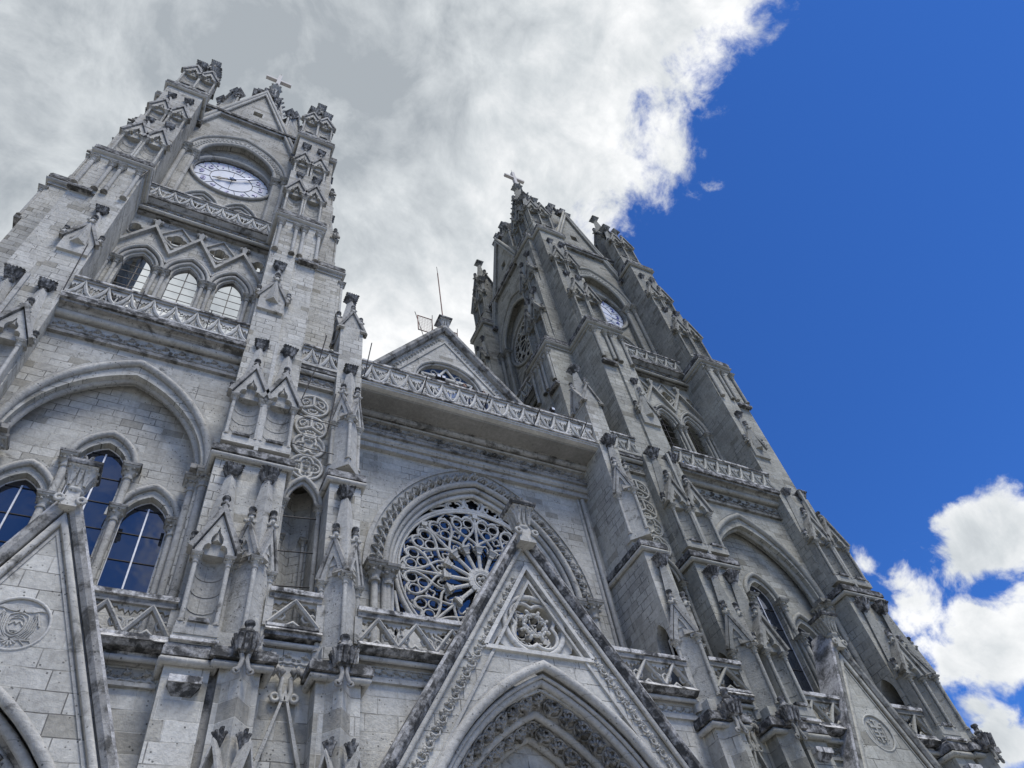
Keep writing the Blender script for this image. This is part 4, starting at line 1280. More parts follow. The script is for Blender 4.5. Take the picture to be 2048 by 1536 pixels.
# ------------------------------------------------------------------ slim piers beside the nave
def pier_body():
    b = MB(); b.m(ST)
    b.at(SIDE); b.poly([(-.54, 0), (NY + .9, 0), (NY + .9, 18.25), (-.54, 18.25)], [arch(-.03, 14.55, .33, .65, 6, 12.3)], 5.38, 6.38); b.at(I4)
    b.m(MD); b.box(5.85, 5.95, -.42, .38, 12.2, 15.35); b.m(ST)  # dark sheet in the pier passage imitates its shade
    b.box(5.40, 6.36, -.10, NY + .9, 18.2, 24.3)
    b.box(5.41, 6.35, -.04, 1.0, 24.3, 27.6)
    b.m(SL); b.box(5.34, 6.42, -1.0, .3, 0, 11.3)
    b.prismz([(5.55, -.98), (5.88, -1.34), (6.21, -.98)], 0, 11.2)
    b.box(5.42, 6.34, -1.02, -.2, 11.62, 12.02)
    return b
def pier_trim():
    b = MB()
    ledge(b, 5.32, 6.44, -1.02, -.2, 11.28, .36, .22)
    return b
def pier_trim2():
    b = MB()
    ledge(b, 5.38, 6.38, -.55, 1.8, 18.2, .36, .13)
    return b
M_pt2 = pier_trim2().mesh('cornice')
def pier_top():
    b = MB(); c = 5.88
    for k in range(4):
        b.at(TRL(c, .48) @ RZ(90 * k))
        b.m(TR); b.poly([(.5, 27.3), (0, 28.75), (-.5, 27.3)], [], -.5, 0)
        b.m(CR)
        for sx in (-1, 1): b.poly(trefoil(sx * .17, 27.35, .13, .4), [], -.505, -.45, False)
        coping(b, [(.56, -.5, 27.3), (0, -.5, 28.7), (-.56, -.5, 27.3)], .10, -.15, .09, CR)
        knob(b, 0, -.5, 28.75, .8)
        b.at(I4)
    obelisk(b, c, .48, 27.6, 30.25, .52, .17)
    return b
M_pb, M_pt, M_ptop = pier_body().mesh('pier'), pier_trim().mesh('cornice'), pier_top().mesh('gabled_pinnacle')
def bay():
    "narrow bay between pier and tower with a niche and four carved roundels"
    b = MB(); b.m(ST); x0, x1 = 6.3, 7.75; c = 7.02; y = .28
    b.poly([(x0, 11.5), (x1, 11.5), (x1, 24.2), (x0, 24.2)], [arch(c, 17.6, .50, .95, 7, 12.2)], y, y + .2)
    # faceted back of the niche
    b.prismz([(c - .62, y + .1), (c - .50, y + .12), (c - .48, y + .75), (c, y + 1.1), (c + .48, y + .75), (c + .50, y + .12), (c + .62, y + .1), (c + .62, y + 1.4), (c - .62, y + 1.4)], 11.5, 19)
    b.m(SL); b.box(x0, x1, -.50, y + .1, 0, 12.35)
    return b
def bay_trim():
    b = MB(); c = 7.02; y = .28
    for w, h, r, yo in ((.60, 1.12, .08, -.05), (.48, .95, .06, .05)):
        b.m(TR); b.sweep(P3(arch(c, 17.6, w, h, 7), y + yo), roll(0, 0, r), FR, False, True)
    for sx in (-1, 1): col(b, c + sx * .56, y - .03, 12.5, 17.6, .075, True, TR); col(b, c + sx * .36, y + .75, 13.6, 16.9, .06, True, TR)
    return b
def bay_cornice():
    b = MB(); c = 7.02; y = .28
    b.m(CR); b.box(6.3, 7.75, .12, .6, 23.28, 23.36); b.m(CR); b.box(6.3, 7.75, .18, .6, 23.36, 23.86)
    frieze(b, 6.4, 7.65, 23.38, 23.84, .18, .06, CR)
    b.m(TR); b.sweep([(7.7, .1, 23.98), (6.3, .1, 23.98)], roll(0, 0, .10), FR, False, True)
    b.m(BK); b.box(6.3, 7.75, -.02, .6, 24.08, 24.28); b.m(TR); b.box(6.3, 7.75, -.05, .8, 24.282, 24.4)
    return b
def bay_ledge():
    b = MB(); c = 7.02; y = .28
    b.m(BK); b.box(6.3, 7.7, -.74, .3, 12.36, 12.47); b.m(PL); b.hexa([(6.3, -.82, 12.472), (7.7, -.82, 12.472), (7.7, .3, 12.472), (6.3, .3, 12.472)], [(6.3, -.68, 12.64), (7.7, -.68, 12.64), (7.7, .3, 12.64), (6.3, .3, 12.64)])
    b.m(TR); b.sweep([(7.7, -.58, 12.22), (6.3, -.58, 12.22)], roll(0, 0, .07), FR, False, True)
    frieze(b, 6.4, 7.65, 11.72, 12.14, -.5, .05)
    return b
def bay_gablet():
    "steep gablet with scroll finial on the wall below"
    b = MB(); c = 7.02; y = .28
    coping(b, [(c + .52, -.52, 8.9), (c, -.52, 10.9), (c - .52, -.52, 8.9)], .10, -.05, .12, TR)
    for sx in (-1, 1):
        b.m(TR); b.tube([(c + sx * .05, -.6, 10.75), (c + sx * .13, -.62, 11.0), (c + sx * .10, -.62, 11.3), (c + sx * .26, -.66, 11.5)], .06, FR, False, 6)
        b.tube(P3(circ(c + sx * .22, 10.85, .09, 8), -.6), .045, FR, True, 5)
        b.m(CR)
        for t in (.14, .24, .33): b.lump(c + sx * t, -.68, 11.5 - abs(t - .22) * .5, .10, 1, 1, 1.6)
    return b
def roundel(kind):
    b = MB(); b.m(TC); y = 0; r = .53
    b.tube(P3(circ(0, 0, r, 24), y - .04), .055, FR, True, 6)
    b.m(TR); b.poly(circ(0, 0, r, 24), [], y - .015, y + .02, False); b.m(TC)
    if kind == 0:      # three-armed fans
        for i in range(3):
            a = PI / 2 + 2 * PI * i / 3
            b.tube([(0, y - .05, 0), (r * .92 * math.cos(a), y - .05, r * .92 * math.sin(a))], .055, FR, False, 6)
            a2 = a + PI / 3; cx, cz = .27 * math.cos(a2), .27 * math.sin(a2)
            b.tube(P3([(cx + .17 * math.cos(a2 + t), cz + .17 * math.sin(a2 + t)) for t in (-1.7, -1.1, -.5, 0, .5, 1.1, 1.7)], y - .04), .035, FR, False, 5)
            for t in (-.35, 0, .35): b.lump(.26 * math.cos(a2 + t), y - .05, .26 * math.sin(a2 + t), .075, 1, .6, 1)
    elif kind == 1:
        b.tube(P3(foil(0, 0, .25, .21, 4, 0), y - .04), .045, FR, True, 5)
        for i in range(4):
            a = PI / 2 * i; leaf(b, .25 * math.cos(a), .25 * math.sin(a), y - .01, .14, a, .06)
        b.lump(0, y - .05, 0, .1)
    else:
        b.tube(P3(foil(0, 0, .26, .24, 3, PI / 2), y - .04), .045, FR, True, 5)
        for i in range(3):
            a = PI / 2 + 2 * PI * i / 3; leaf(b, .26 * math.cos(a), .26 * math.sin(a), y - .01, .16, a, .06)
    return b
def bay_bar(z):
    b = MB(); b.m(MD); b.rod((6.4, .22, z + .1), (7.65, .22, z - .05), .02, 5); return b
M_bayp = [(n, f.mesh(n)) for n, f in (('cornice', bay_cornice()), ('ledge', bay_ledge()), ('scroll_gablet', bay_gablet()), ('niche_bar', bay_bar(17.0)), ('niche_bar', bay_bar(15.7)), ('niche_bar', bay_bar(14.5)))]
M_bay, M_bayt = bay().mesh('niche_bay'), bay_trim().mesh('niche_moulding')
M_rd = [roundel(k).mesh('carved_roundel') for k in (0, 1, 2)]
M_bayb = balustrade(1.36, 1.15, 2).mesh('balustrade'); M_baylb = low_bal(1.3, 1).mesh('ledge_balustrade')
for mm in (I4, MIR):
    p = obj('pier', M_pb, church, mm)
    obj('cornice', M_pt, p); obj('cornice', M_pt2, p); obj('gabled_pinnacle', M_ptop, p); obj('leaf_capital', M_cap, p, TRL(5.88, .48, 30.3))
    obj('corner_turret', M_turret1, p, TRL(5.88, -.56)); pinnacle(p, 5.88, -.70, 'ob1', 14.6, 17.2, .44, .15, M_cap, I4)
    obj('corner_turret', M_turret2, p, TRL(5.88, -.12)); pinnacle(p, 5.88, -.2, 'ob2', 21.6, 24.1, .42, .15, M_cap, I4)
    obj('scroll_capital', M_prow, p, TRL(5.88, -1.34)); obj('gablet', M_fgab, p, TRL(5.88, -1.36))
    for dx in (-.24, .24): obj('leaf_finial', M_lball, p, TRL(5.88 + dx, -1.40, 9.38) @ Matrix.Scale(.82, 4))
    q = obj('niche_bay', M_bay, church, mm)
    obj('niche_moulding', M_bayt, q)
    for n, f in M_bayp: obj(n, f, q)
    for z, k in ((19.2, 1), (20.22, 2), (21.15, 0), (22.3, 0)): obj('carved_roundel', M_rd[k], q, TRL(7.02, .27, z))
    obj('balustrade', M_bayb, q, TRL(6.34, .08, 24.4)); obj('ledge_balustrade', M_baylb, q, TRL(6.38, -.6, 12.62))
    # parapet in front of the tower windows, between the side gable and the buttresses
    for sg in (-1, 1):
        tt = mm @ TRL(TX, 0, 0) @ Matrix.Scale(sg, 4, (1, 0, 0))
        b = MB()
        b.m(TR); b.box(1.8, 2.98, -.48, .4, 10.82, 10.92)
        frieze(b, 1.75, 2.95, 10.92, 11.32, -.40, .05)
        b.m(TR); b.sweep([(2.98, -.58, 11.38), (1.55, -.58, 11.38)], roll(0, 0, .075), FR, False, True)
        b.m(TR); b.box(1.6, 2.97, -.46, .3, 11.3, 11.585); b.m(BK); b.hexa([(1.48, -.74, 11.59), (2.98, -.74, 11.59), (2.98, .4, 11.59), (1.48, .4, 11.59)], [(1.48, -.87, 11.68), (2.98, -.87, 11.68), (2.98, .4, 11.68), (1.48, .4, 11.68)]); b.m(PL); b.hexa([(1.45, -.9, 11.682), (2.98, -.9, 11.682), (2.98, .5, 11.682), (1.45, .5, 11.682)], [(1.45, -.78, 11.84), (2.98, -.78, 11.84), (2.98, .5, 11.84), (1.45, .5, 11.84)])
        l = obj('ledge', b, church, tt)
        obj('ledge_balustrade', low_bal(1.95, 2), l, TRL(1.02, -.66, 11.82))

# ------------------------------------------------------------------ portal gables
def portal_center():
    b = MB(); yf = -.72
    base = 0.0; s = 1.715; ap = 17.0; hw = ap / s
    # gable wall with the openwork triangle and the door arch
    tri = [(0, 15.8), (-1.68, 12.92), (1.68, 12.92)]
    hole = [(4.15, .02)] + arch(0, 6.2, 4.15, 6.35, 14) + [(-4.15, .02)]
    b.m(SL); b.poly([(hw, 0), (0, ap), (-hw, 0)], [tri, hole], yf, yf + .45)
    return b
pg = obj('portal_gable', portal_center(), church)
RK = crusted('weathered_coping', (.09, .09, .085), (.40, .395, .38), .36, .58, 1.6)
def portal_center_trim():
    b = MB(); yf = -.72; s = 1.715; ap = 17.0
    path = [(9.9, yf, ap - s * 9.9), (0, yf, ap), (-9.9, yf, ap - s * 9.9)]
    b.m(BK); b.sweep(path, [(-.02, -.55), (.22, -.55), (.22, .30), (.10, .30), (-.02, .16)], FR)
    b.m(RK); b.sweep(path, [(.222, -1.0), (.30, -1.0), (.30, .24), (.222, .28)], FR)
    b.m(TR); b.sweep(path, roll(-.10, .08, .08), FR, False, True)
    b.m(TR); b.sweep(path, rect(-.86, -.78, -.02, .07), FR)
    # carved vine along the rake
    n = 40
    for sx in (-1, 1):
        for i in range(n):
            t = .48 + i * .19
            x, z = sx * t, ap - s * t - .93
            b.m(TR); leaf(b, x - sx * .02, z + .08, yf, .17, (1.2 if sx > 0 else 1.94) + (.5 if i % 2 else -.3) * sx, .075)
            leaf(b, x + sx * .10, z - .16, yf, .10, (-.9 if sx > 0 else 4.0), .06)
            b.tube([(x + sx * .16, yf - .02, z - .06), (x + sx * .06, yf - .06, z - .15), (x - sx * .06, yf - .06, z - .10), (x - sx * .08, yf - .05, z + .02)], .028, FR, False, 5)
    # frame of the openwork
    for q, a in ((rect(-.02, .10, -.02, .10), 0),):
        b.m(TC); b.sweep([(1.72, yf, 12.90), (0, yf, 15.86), (-1.72, yf, 12.90)], q, FR)
        b.sweep([(-1.75, yf, 12.9), (1.75, yf, 12.9)], rect(-.04, .08, -.02, .10), FR)
    # receding orders of the door arch
    Z0 = 6.2
    b.m(TR); b.sweep(P3(arch(0, Z0, 4.22, 6.52, 16, 0), yf), rect(-.04, .05, -.02, .015), FR)
    for w, h, r, y in ((4.12, 6.33, .14, -.76), (3.93, 6.08, .06, -.62), (3.84, 5.98, .12, -.46)):
        b.m(TR); b.sweep(P3(arch(0, Z0, w, h, 16, 0), y), roll(0, 0, r), FR, False, True)
    for w, h, y0, w1, h1, y1 in ((3.82, 5.95, -.42, 3.42, 5.38, .12), (3.40, 5.34, .2, 3.06, 4.98, .68)):
        p0 = arch(0, Z0, w, h, 16, 0); p1 = arch(0, Z0, w1, h1, 16, 0)
        vs = P3(p0, y0) + P3(p1, y1); n_ = len(p0)
        b.m(CR); b.add(vs, [(i, i + 1, n_ + i + 1, n_ + i) for i in range(n_ - 1)])
        b.m(TR); b.sweep(P3(p1, y1 + .02), roll(0, 0, .12), FR, False, True)
        pm = arch(0, Z0, (w + w1) / 2, (h + h1) / 2, 14)
        ym = (y0 + y1) / 2; sc = (y1 - y0) * .42
        for i, (x, z) in enumerate(pm[1:-1]):
            # frame of the soffit: along the depth and along the arch
            x2, z2 = pm[i + 2]; x1_, z1_ = pm[i]
            t = Vector((x2 - x1_, 0, z2 - z1_)).normalized()
            d = Vector(((w1 - w) * .6 * (1 if x > .2 else -1 if x < -.2 else 0), y1 - y0, (h1 - h) * .8)).normalized()
            nn = t.cross(d).normalized()
            if nn.z > 0: nn = -nn
            c = Vector((x, ym, z)) + nn * .05
            def q(a, e, o=0.): return tuple(c + t * a + d * e + nn * o)
            b.m(CR)
            b.tube([q(.27 * math.cos(u), sc * .95 * math.sin(u)) for u in [j * PI / 6 for j in range(12)]], .035, nn, True, 5)
            F = Matrix((tuple(t), tuple(-nn), tuple(d))).transposed().to_4x4(); F.translation = c + nn * .02
            b.at(F)
            leaf(b, .03, sc * .10, 0, .24, PI / 2 + .5 * (i % 2), .10)
            leaf(b, -.12, -sc * .5, 0, .13, -.6, .07); leaf(b, .15, -sc * .45, 0, .11, -2.2, .07)
            b.m(CR); b.tube([(-.22, -.03, -sc * .8), (-.05, -.06, -sc * .5), (.0, -.05, -sc * .1)], .03, FR, False, 5)
            b.at(I4)
    return b
obj('portal_arch', portal_center_trim(), pg)
def portal_inner():
    b = MB(); b.m(SL); y = .82
    b.poly(arch(0, 6.2, 3.04, 4.95, 12, 0), [[(2.2, .02)] + arch(0, 6.2, 2.2, 3.9, 10) + [(-2.2, .02)]], y, y + .3)
    for w, h, r, yo in ((2.3, 4.1, .10, -.04), (2.12, 3.85, .09, .06)):
        b.m(TR); b.sweep(P3(arch(0, 6.2, w, h, 10, 0), y + yo), roll(0, 0, r), FR, False, True)
    b.m(BK); b.poly(arch(0, 6.2, 2.2, 3.9, 8, 0), [], y + .5, y + .6)
    return b
obj('inner_arch', portal_inner(), pg)
def openwork():
    b = MB(); y = -.62; cz = 13.86; R = .98
    # plate with quatrefoil and corner lights, carved roll mouldings
    tri = [(0, 15.75), (-1.66, 12.93), (1.66, 12.93)]
    holes = [foil(0, cz, .44, .40, 4, PI / 4, 8),
             [(0, 15.45), (-.16, 15.02), (-.34, 14.92), (-.02, 14.96), (.30, 14.92), (.16, 15.02)],
             [(-1.45, 13.04), (-1.24, 13.36), (-1.16, 13.14), (-.98, 13.06), (-.86, 13.0)], [(1.45, 13.04), (1.24, 13.36), (1.16, 13.14), (.98, 13.06), (.86, 13.0)]]
    for i in range(4):
        a = PI / 2 * i
        holes.append([(.80 * math.cos(a + t) * q, cz + .80 * math.sin(a + t) * q) for t, q in ((-.28, 1.03), (0, .92), (.28, 1.03), (0, 1.12))])
    b.m(TC); b.poly(tri, holes, y, y + .30)
    b.tube(P3(circ(0, cz, R, 32), y - .03), .09, FR, True, 8)
    b.tube(P3(foil(0, cz, .44, .43, 4, PI / 4, 8), y - .02), .06, FR, True, 7)
    # eight carved leaves on the cusps, with depth behind them
    for i in range(4):
        for s in (-1, 1):
            a = PI / 2 * i + s * .42
            c = (.36 * math.cos(a), cz + .36 * math.sin(a))
            leaf(b, c[0], c[1], y - .06, .20, a, .07)
            b.m(CR); b.lump(c[0], y + .12, c[1], .15, 1, 1.6, 1); b.m(TC)
    return b
obj('openwork', openwork(), pg)
obj('gable_capital', M_gcap, pg, TRL(0, -.95, 17.36) @ Matrix.Scale(1.12, 4))
b = MB(); b.m(TR); b.frus(0, -.95, 16.6, 17.32, .30, .19)
for sx in (-1, 1): b.tube([(sx * (.30 + .1 * math.cos(t)), -1.25, 17.0 + .1 * math.sin(t)) for t in [j * PI / 4 for j in range(8)]], .05, FR, True, 6)
obj('finial_neck', b, pg)

def side_portal():
    b = MB(); yf = -.82; s = 2.5; ap = 14.95
    hw = ap / s
    hole = arch(0, 5.2, 2.75, 5.2, 10, 0); hole = [(2.75, .02)] + hole[1:-1] + [(-2.75, .02)]
    b.m(SL); b.poly([(hw, 0), (0, ap), (-hw, 0)], [circ(0, 11.74, .62, 32), hole], yf, yf + .5)
    b.m(CR); b.box(-3.2, 3.2, yf + 1.75, yf + 1.9, 0, 10.9)
    return b
def side_portal_trim():
    b = MB(); yf = -.82; s = 2.5; ap = 14.95
    path = [(5.6, yf, ap - s * 5.6), (0, yf, ap), (-5.6, yf, ap - s * 5.6)]
    b.m(CR); b.sweep(path, [(-.02, -.5), (.20, -.5), (.20, .22), (.08, .22), (-.02, .14)], FR)
    b.m(RK); b.sweep(path, [(.202, -.8), (.27, -.8), (.27, .16), (.202, .2)], FR)
    b.m(TR); b.sweep(path, roll(-.14, .05, .09), FR, False, True)
    b.m(TR); b.sweep(path, rect(-.32, -.26, -.02, .03), FR)
    for w, h, r, yo in ((2.70, 5.15, .12, -.05), (2.5, 4.9, .11, .2), (2.3, 4.6, .11, .5)):
        b.m(TR); b.sweep(P3(arch(0, 5.2, w, h, 12, 0), yf + yo), roll(0, 0, r), FR, False, True)
    for w, h, y0, w1, h1, y1 in ((2.5, 4.85, .3, 2.1, 4.3, .85), (2.1, 4.25, .85, 1.7, 3.7, 1.4)):
        p0 = arch(0, 5.2, w, h, 12, 0); p1 = arch(0, 5.2, w1, h1, 12, 0); n_ = len(p0)
        b.m(CR); b.add(P3(p0, yf + y0) + P3(p1, yf + y1), [(i, i + 1, n_ + i + 1, n_ + i) for i in range(n_ - 1)])
        b.m(TR); b.sweep(P3(p1, yf + y1), roll(0, 0, .10), FR, False, True)
        pm = arch(0, 5.2, (w + w1) / 2, (h + h1) / 2, 11)
        for x, z in pm[1:-1]:
            b.m(CR)
            for dx, dz, r_ in ((0, 0, .12), (.12, .1, .09), (-.12, .08, .09), (.08, -.14, .09), (-.1, -.12, .08)): b.lump(x + dx * .8, yf + (y0 + y1) / 2 - .08 + dx, z + dz - .04, r_)
    b.m(TR); b.frus(0, yf - .16, 14.75, 15.3, .19, .14)
    for sx in (-1, 1): b.tube([(sx * (.24 + .09 * math.cos(t)), yf - .34, 14.95 + .09 * math.sin(t)) for t in [j * PI / 4 for j in range(8)]], .045, FR, True, 6)
    return b
M_sp, M_spt = side_portal().mesh('portal_gable'), side_portal_trim().mesh('portal_arch')
def medal_base(b):
    b.m(TR); b.poly(circ(0, 0, .64, 36), [], .03, .2)
    b.m(TC); b.tube(P3(circ(0, 0, .62, 36), 0.0), .035, FR, True, 6)
    b.m(TR)
def medal_arms():
    "shield between flags, a great bird with spread wings above it"
    b = MB(); medal_base(b); y = .03; k = .58
    def line(p, r=.016, closed=False): b.tube([(x * k, y - .01, z * k) for x, z in p], r, FR, closed, 6)
    line([(-.34, .22), (-.30, .36), (-.12, .44), (.12, .44), (.30, .36), (.34, .22), (.34, -.22), (.22, -.42), (0, -.52), (-.22, -.42), (-.34, -.22)], .018, True)
    line([(.26 * math.cos(t), -.02 + .38 * math.sin(t)) for t in [2 * PI * j / 18 for j in range(18)]], .014, True)
    line([(-.22, -.05), (-.08, .10), (0, 0), (.09, .13), (.22, -.05)]); line([(-.16, -.26), (.16, -.26), (.12, -.33), (-.12, -.33)], .012, True); line([(-.2, .2), (0, .27), (.2, .2)], .012)
    for s in (-1, 1):
        # wings
        b.poly([(s * .02 * k, .60 * k), (s * .30 * k, .74 * k), (s * .62 * k, .72 * k), (s * .86 * k, .58 * k), (s * .62 * k, .60 * k), (s * .42 * k, .52 * k), (s * .16 * k, .48 * k)], [], y - .03, y + .02, False)
        for j in range(6): line([(s * (.16 + .1 * j), .52 + .012 * j), (s * (.22 + .1 * j), .68 + .006 * j)], .008)
        # flags and staves
        for j in range(4): line([(s * (.42 + .07 * j), .34 - .03 * j), (s * (.40 + .07 * j), -.2), (s * (.22 + .08 * j), -.48 - .03 * j), (s * .04, -.62 - .02 * j)], .013)
        line([(s * .55, .50), (s * .74, -.02)], .022); line([(s * .30, -.62), (s * .48, -.78)], .014); line([(s * .30, -.62), (s * .62, -.60), (s * .72, -.76)], .014)
        for j in range(3): b.lump(s * .52 * k, y, (.42 - .06 * j) * k, .05)
    b.poly([(x * k, z * k) for x, z in ((-.06, .62), (0, .70), (.08, .64), (.05, .44), (-.05, .44))], [], y - .05, y + .02, False)
    for j in range(5):
        a = -PI / 2 + (j - 2) * .5; line([(0, -.62), (.26 * math.cos(a), -.62 + .24 * math.sin(a))], .022)
    return b
def medal_cross():
    "shield with a double-barred cross"
    b = MB(); medal_base(b); y = .03; k = .58
    def line(p, r=.016, closed=False): b.tube([(x * k, y - .01, z * k) for x, z in p], r, FR, closed, 6)
    line([(-.40, .42), (.40, .42), (.40, -.18), (.24, -.46), (0, -.62), (-.24, -.46), (-.40, -.18)], .016, True)
    b.box(-.035 * 1, .035, y - .04, y + .01, -.34, .46)
    for z, w in ((.20, .26), (.04, .18), (-.12, .22)): b.box(-w, w, y - .041, y + .01, z - .03, z + .03)
    for s in (-1, 1):
        b.lump(s * .28, y - .02, .30, .07); b.lump(s * .17, y - .02, -.24, .06)
        line([(s * .55, .5), (s * .62, .1), (s * .5, -.4)], .012)
    b.box(-.12, .12, y - .035, y + .01, .40, .46)
    return b
for sx, md in ((-1, medal_arms()), (1, medal_cross())):
    tt = TRL(sx * TX, 0, 0)
    p = obj('portal_gable', M_sp, church, tt)
    obj('portal_arch', M_spt, p)
    obj('medallion', md, p, TRL(0, -.81, 11.74), 'round stone medallion carved with a winged bird over a shield' if sx < 0 else 'round stone medallion carved with a cross on a shield')
    obj('gable_capital', M_gcap, p, TRL(0, -.98, 15.36) @ Matrix.Scale(.96, 4))

# ------------------------------------------------------------------ nave gable above the balcony
def nave_gable():
    b = MB(); y = 3.15; ap = 34.7; s = 1.34
    b.m(ST); b.poly([(7.2, ap - s * 7.2), (0, ap), (-7.2, ap - s * 7.2)], [circ(0, 29.9, 1.68, 36)], y, y + .5)
    b.m(ST); b.box(-6.9, 6.9, y + .6, 60, 0, 24.9)
    b.m(MD); b.hexa([(-7.0, y + .5, 25), (7.0, y + .5, 25), (7.0, 60, 25), (-7.0, 60, 25)], [(-.05, y + .5, 34.3), (.05, y + .5, 34.3), (.05, 60, 34.3), (-.05, 60, 34.3)])
    return b
ng = obj('nave_gable', nave_gable(), church)
def nave_gable_trim():
    b = MB(); y = 3.15; ap = 34.7; s = 1.34
    path = [(6.4, y, ap - s * 6.4), (0, y, ap), (-6.4, y, ap - s * 6.4)]
    b.m(CR); b.sweep(path, [(-.02, -.4), (.28, -.4), (.28, .34), (.10, .34), (-.02, .22)], FR)
    b.m(TR); b.sweep(path, rect(-.62, -.55, -.02, .06), FR)
    for sx in (-1, 1):
        for i in range(26):
            t = .3 + .16 * i; x, z = sx * t, ap - s * t - .46
            b.m(TR); leaf(b, x, z, y, .11, .5 * i, .05)
    for r, rr, yo in ((1.86, .09, -.04), (1.72, .07, .04)):
        b.m(TR); b.tube(P3(circ(0, 29.9, r, 36), y + yo), rr, FR, True, 7)
    return b
obj('gable_coping', nave_gable_trim(), ng)
def star():
    b = MB(); y = 3.32; cz = 29.9; b.m(TC)
    for a0 in (PI / 2, -PI / 2):
        p = [(1.62 * math.cos(a0 + 2 * PI * i / 3), cz + 1.62 * math.sin(a0 + 2 * PI * i / 3)) for i in range(3)]
        b.tube(P3(p, y), .075, FR, True, 6)
    for i in range(6):
        a = PI / 3 * i
        b.tube(P3(foil(1.2 * math.cos(a), cz + 1.2 * math.sin(a), .16, .15, 3, a), y + .05), .035, FR, True, 5)
    b.tube(P3(foil(0, cz, .34, .3, 6, 0), y + .05), .04, FR, True, 5)
    return b
obj('star_tracery', star(), ng)
SG = glass('stained_glass', (.05, .09, .17), .12, .5)
obj('star_glass', disc(1.68, 3.42, 29.9, SG), ng)
obj('gable_capital', M_gcap, ng, TRL(0, 3.0, 34.85) @ Matrix.Scale(.95, 4))

# ------------------------------------------------------------------ clocks (on each tower front)
def dial():
    b = MB(); b.m(CW); b.poly(circ(0, 0, 2.14, 56), [], 0, .05)
    b.m(MD)
    b.tube(P3(circ(0, 0, 1.20, 48), -.012), .016, FR, True, 5)
    b.tube(P3(circ(0, 0, 2.12, 56), -.012), .018, FR, True, 5)
    for i in range(12):
        a = math.radians(15 + 30 * i); s, c = math.sin(a), math.cos(a)
        b.tube([(1.2 * s, -.012, 1.2 * c), (2.12 * s, -.012, 2.12 * c)], .012, FR, False, 5)
        a = math.radians(30 * i); b.box(2.06 * math.sin(a) - .03, 2.06 * math.sin(a) + .03, -.03, 0, 2.06 * math.cos(a) - .03, 2.06 * math.cos(a) + .03)
    b.tube([(0, -.012, -1.2), (0, -.012, 1.2)], .012, FR, False, 5)
    return b
def numerals():
    b = MB(); b.m(NB)
    for i in range(1, 13):
        me = text_mesh('num', str(i), .62, NB)
        a = math.radians(30 * i); x, z = 1.68 * math.sin(a), 1.68 * math.cos(a)
        M = TRL(x, -.03, z) @ Matrix.Rotation(PI / 2, 4, 'X')
        b.at(M)
        b.add([tuple(v.co) for v in me.vertices], [tuple(p.vertices) for p in me.polygons])
        b.at(I4); bpy.data.meshes.remove(me)
    return b
def hand(L, mat, w):
    b = MB(); b.m(mat)
    b.poly([(-w, -.25), (w, -.25), (w * .8, L * .5), (w * 1.9, L * .58), (w * .5, L * .8), (0, L), (-w * .5, L * .8), (-w * 1.9, L * .58), (-w * .8, L * .5)], [], -.02, .02)
    b.lathe(0, 0, [(.01, -.01), (.01, .01)], 6)
    b.tube(P3(circ(0, 0, .10, 10), -.03), .05, FR, True, 5)
    return b
M_dial, M_num = dial().mesh('clock_dial'), numerals().mesh('numerals')
M_hh, M_mh = hand(1.15, MD, .075).mesh('hour_hand'), hand(1.75, HB, .06).mesh('minute_hand')
for sx, ha, ma in ((-1, -115, 50), (1, -118, 114)):
    c = obj('clock', M_dial, church, TRL(sx * TX, 3.46, 44.55))
    obj('numerals', M_num, c)
    obj('hour_hand', M_hh, c, TRL(0, -.10, 0) @ Matrix.Rotation(math.radians(ha), 4, 'Y'))
    obj('minute_hand', M_mh, c, TRL(0, -.16, 0) @ Matrix.Rotation(math.radians(ma), 4, 'Y'))

# ------------------------------------------------------------------ small metal things fixed about the front
def mk(b, name, label, cat, group=None):
    return thing(obj(name, b), label, cat, group)
b = MB(); b.m(MR); b.rod((.05, 3.1, 35.6), (.02, 3.1, 41.2), .035, 6); b.m(MD); b.rod((.02, 3.1, 41.2), (.0, 3.1, 42.0), .018, 5)
mk(b, 'antenna_mast', 'tall thin rusty antenna mast standing behind the nave gable capital', 'antenna')
def frame(x0, x1, z0, z1, y):
    b = MB(); b.m(MR)
    b.tube([(x0, y, z0), (x1, y, z0), (x1, y, z1), (x0, y, z1)], .03, FR, True, 5)
    n = 9
    for i in range(1, n):
        b.rod((x0 + (x1 - x0) * i / n, y, z0), (x0 + (x1 - x0) * i / n, y, z1), .006, 4)
        b.rod((x0, y, z0 + (z1 - z0) * i / n), (x1, y, z0 + (z1 - z0) * i / n), .006, 4)
    b.m(MD); b.rod((x0 + .35, y, z0 - .9), (x0 - .15, y, z1 + .3), .02, 4); b.rod((x1 - .1, y, z0 - .6), (x1 + .05, y, z1 + .5), .02, 4)
    return b
mk(frame(-1.35, -.5, 34.7, 36.1, 3.4), 'mesh_antenna', 'reddish square mesh antenna left of the nave gable capital', 'antenna', 'mesh antennas on the nave gable')
mk(frame(.45, 1.0, 34.6, 35.5, 3.4), 'mesh_antenna', 'small reddish mesh antenna right of the nave gable capital', 'antenna', 'mesh antennas on the nave gable')
def spike(a, d, name_label):
    b = MB(); b.m(MD); b.rod(a, tuple(Vector(a) + Vector(d)), .022, 5); return mk(b, 'metal_rod', name_label, 'rod', 'dark metal rods on the ledges')
for i, (x, lab) in enumerate(((-2.9, 'leftmost of four dark rods jutting from the nave balcony edge'), (-.2, 'second from left of four dark rods jutting from the nave balcony edge'),
                              (2.2, 'third from left of four dark rods jutting from the nave balcony edge'), (4.5, 'rightmost of four dark rods jutting from the nave balcony edge'))):
    spike((x, -.05, 24.42), (-.05, -.75, .22), lab)
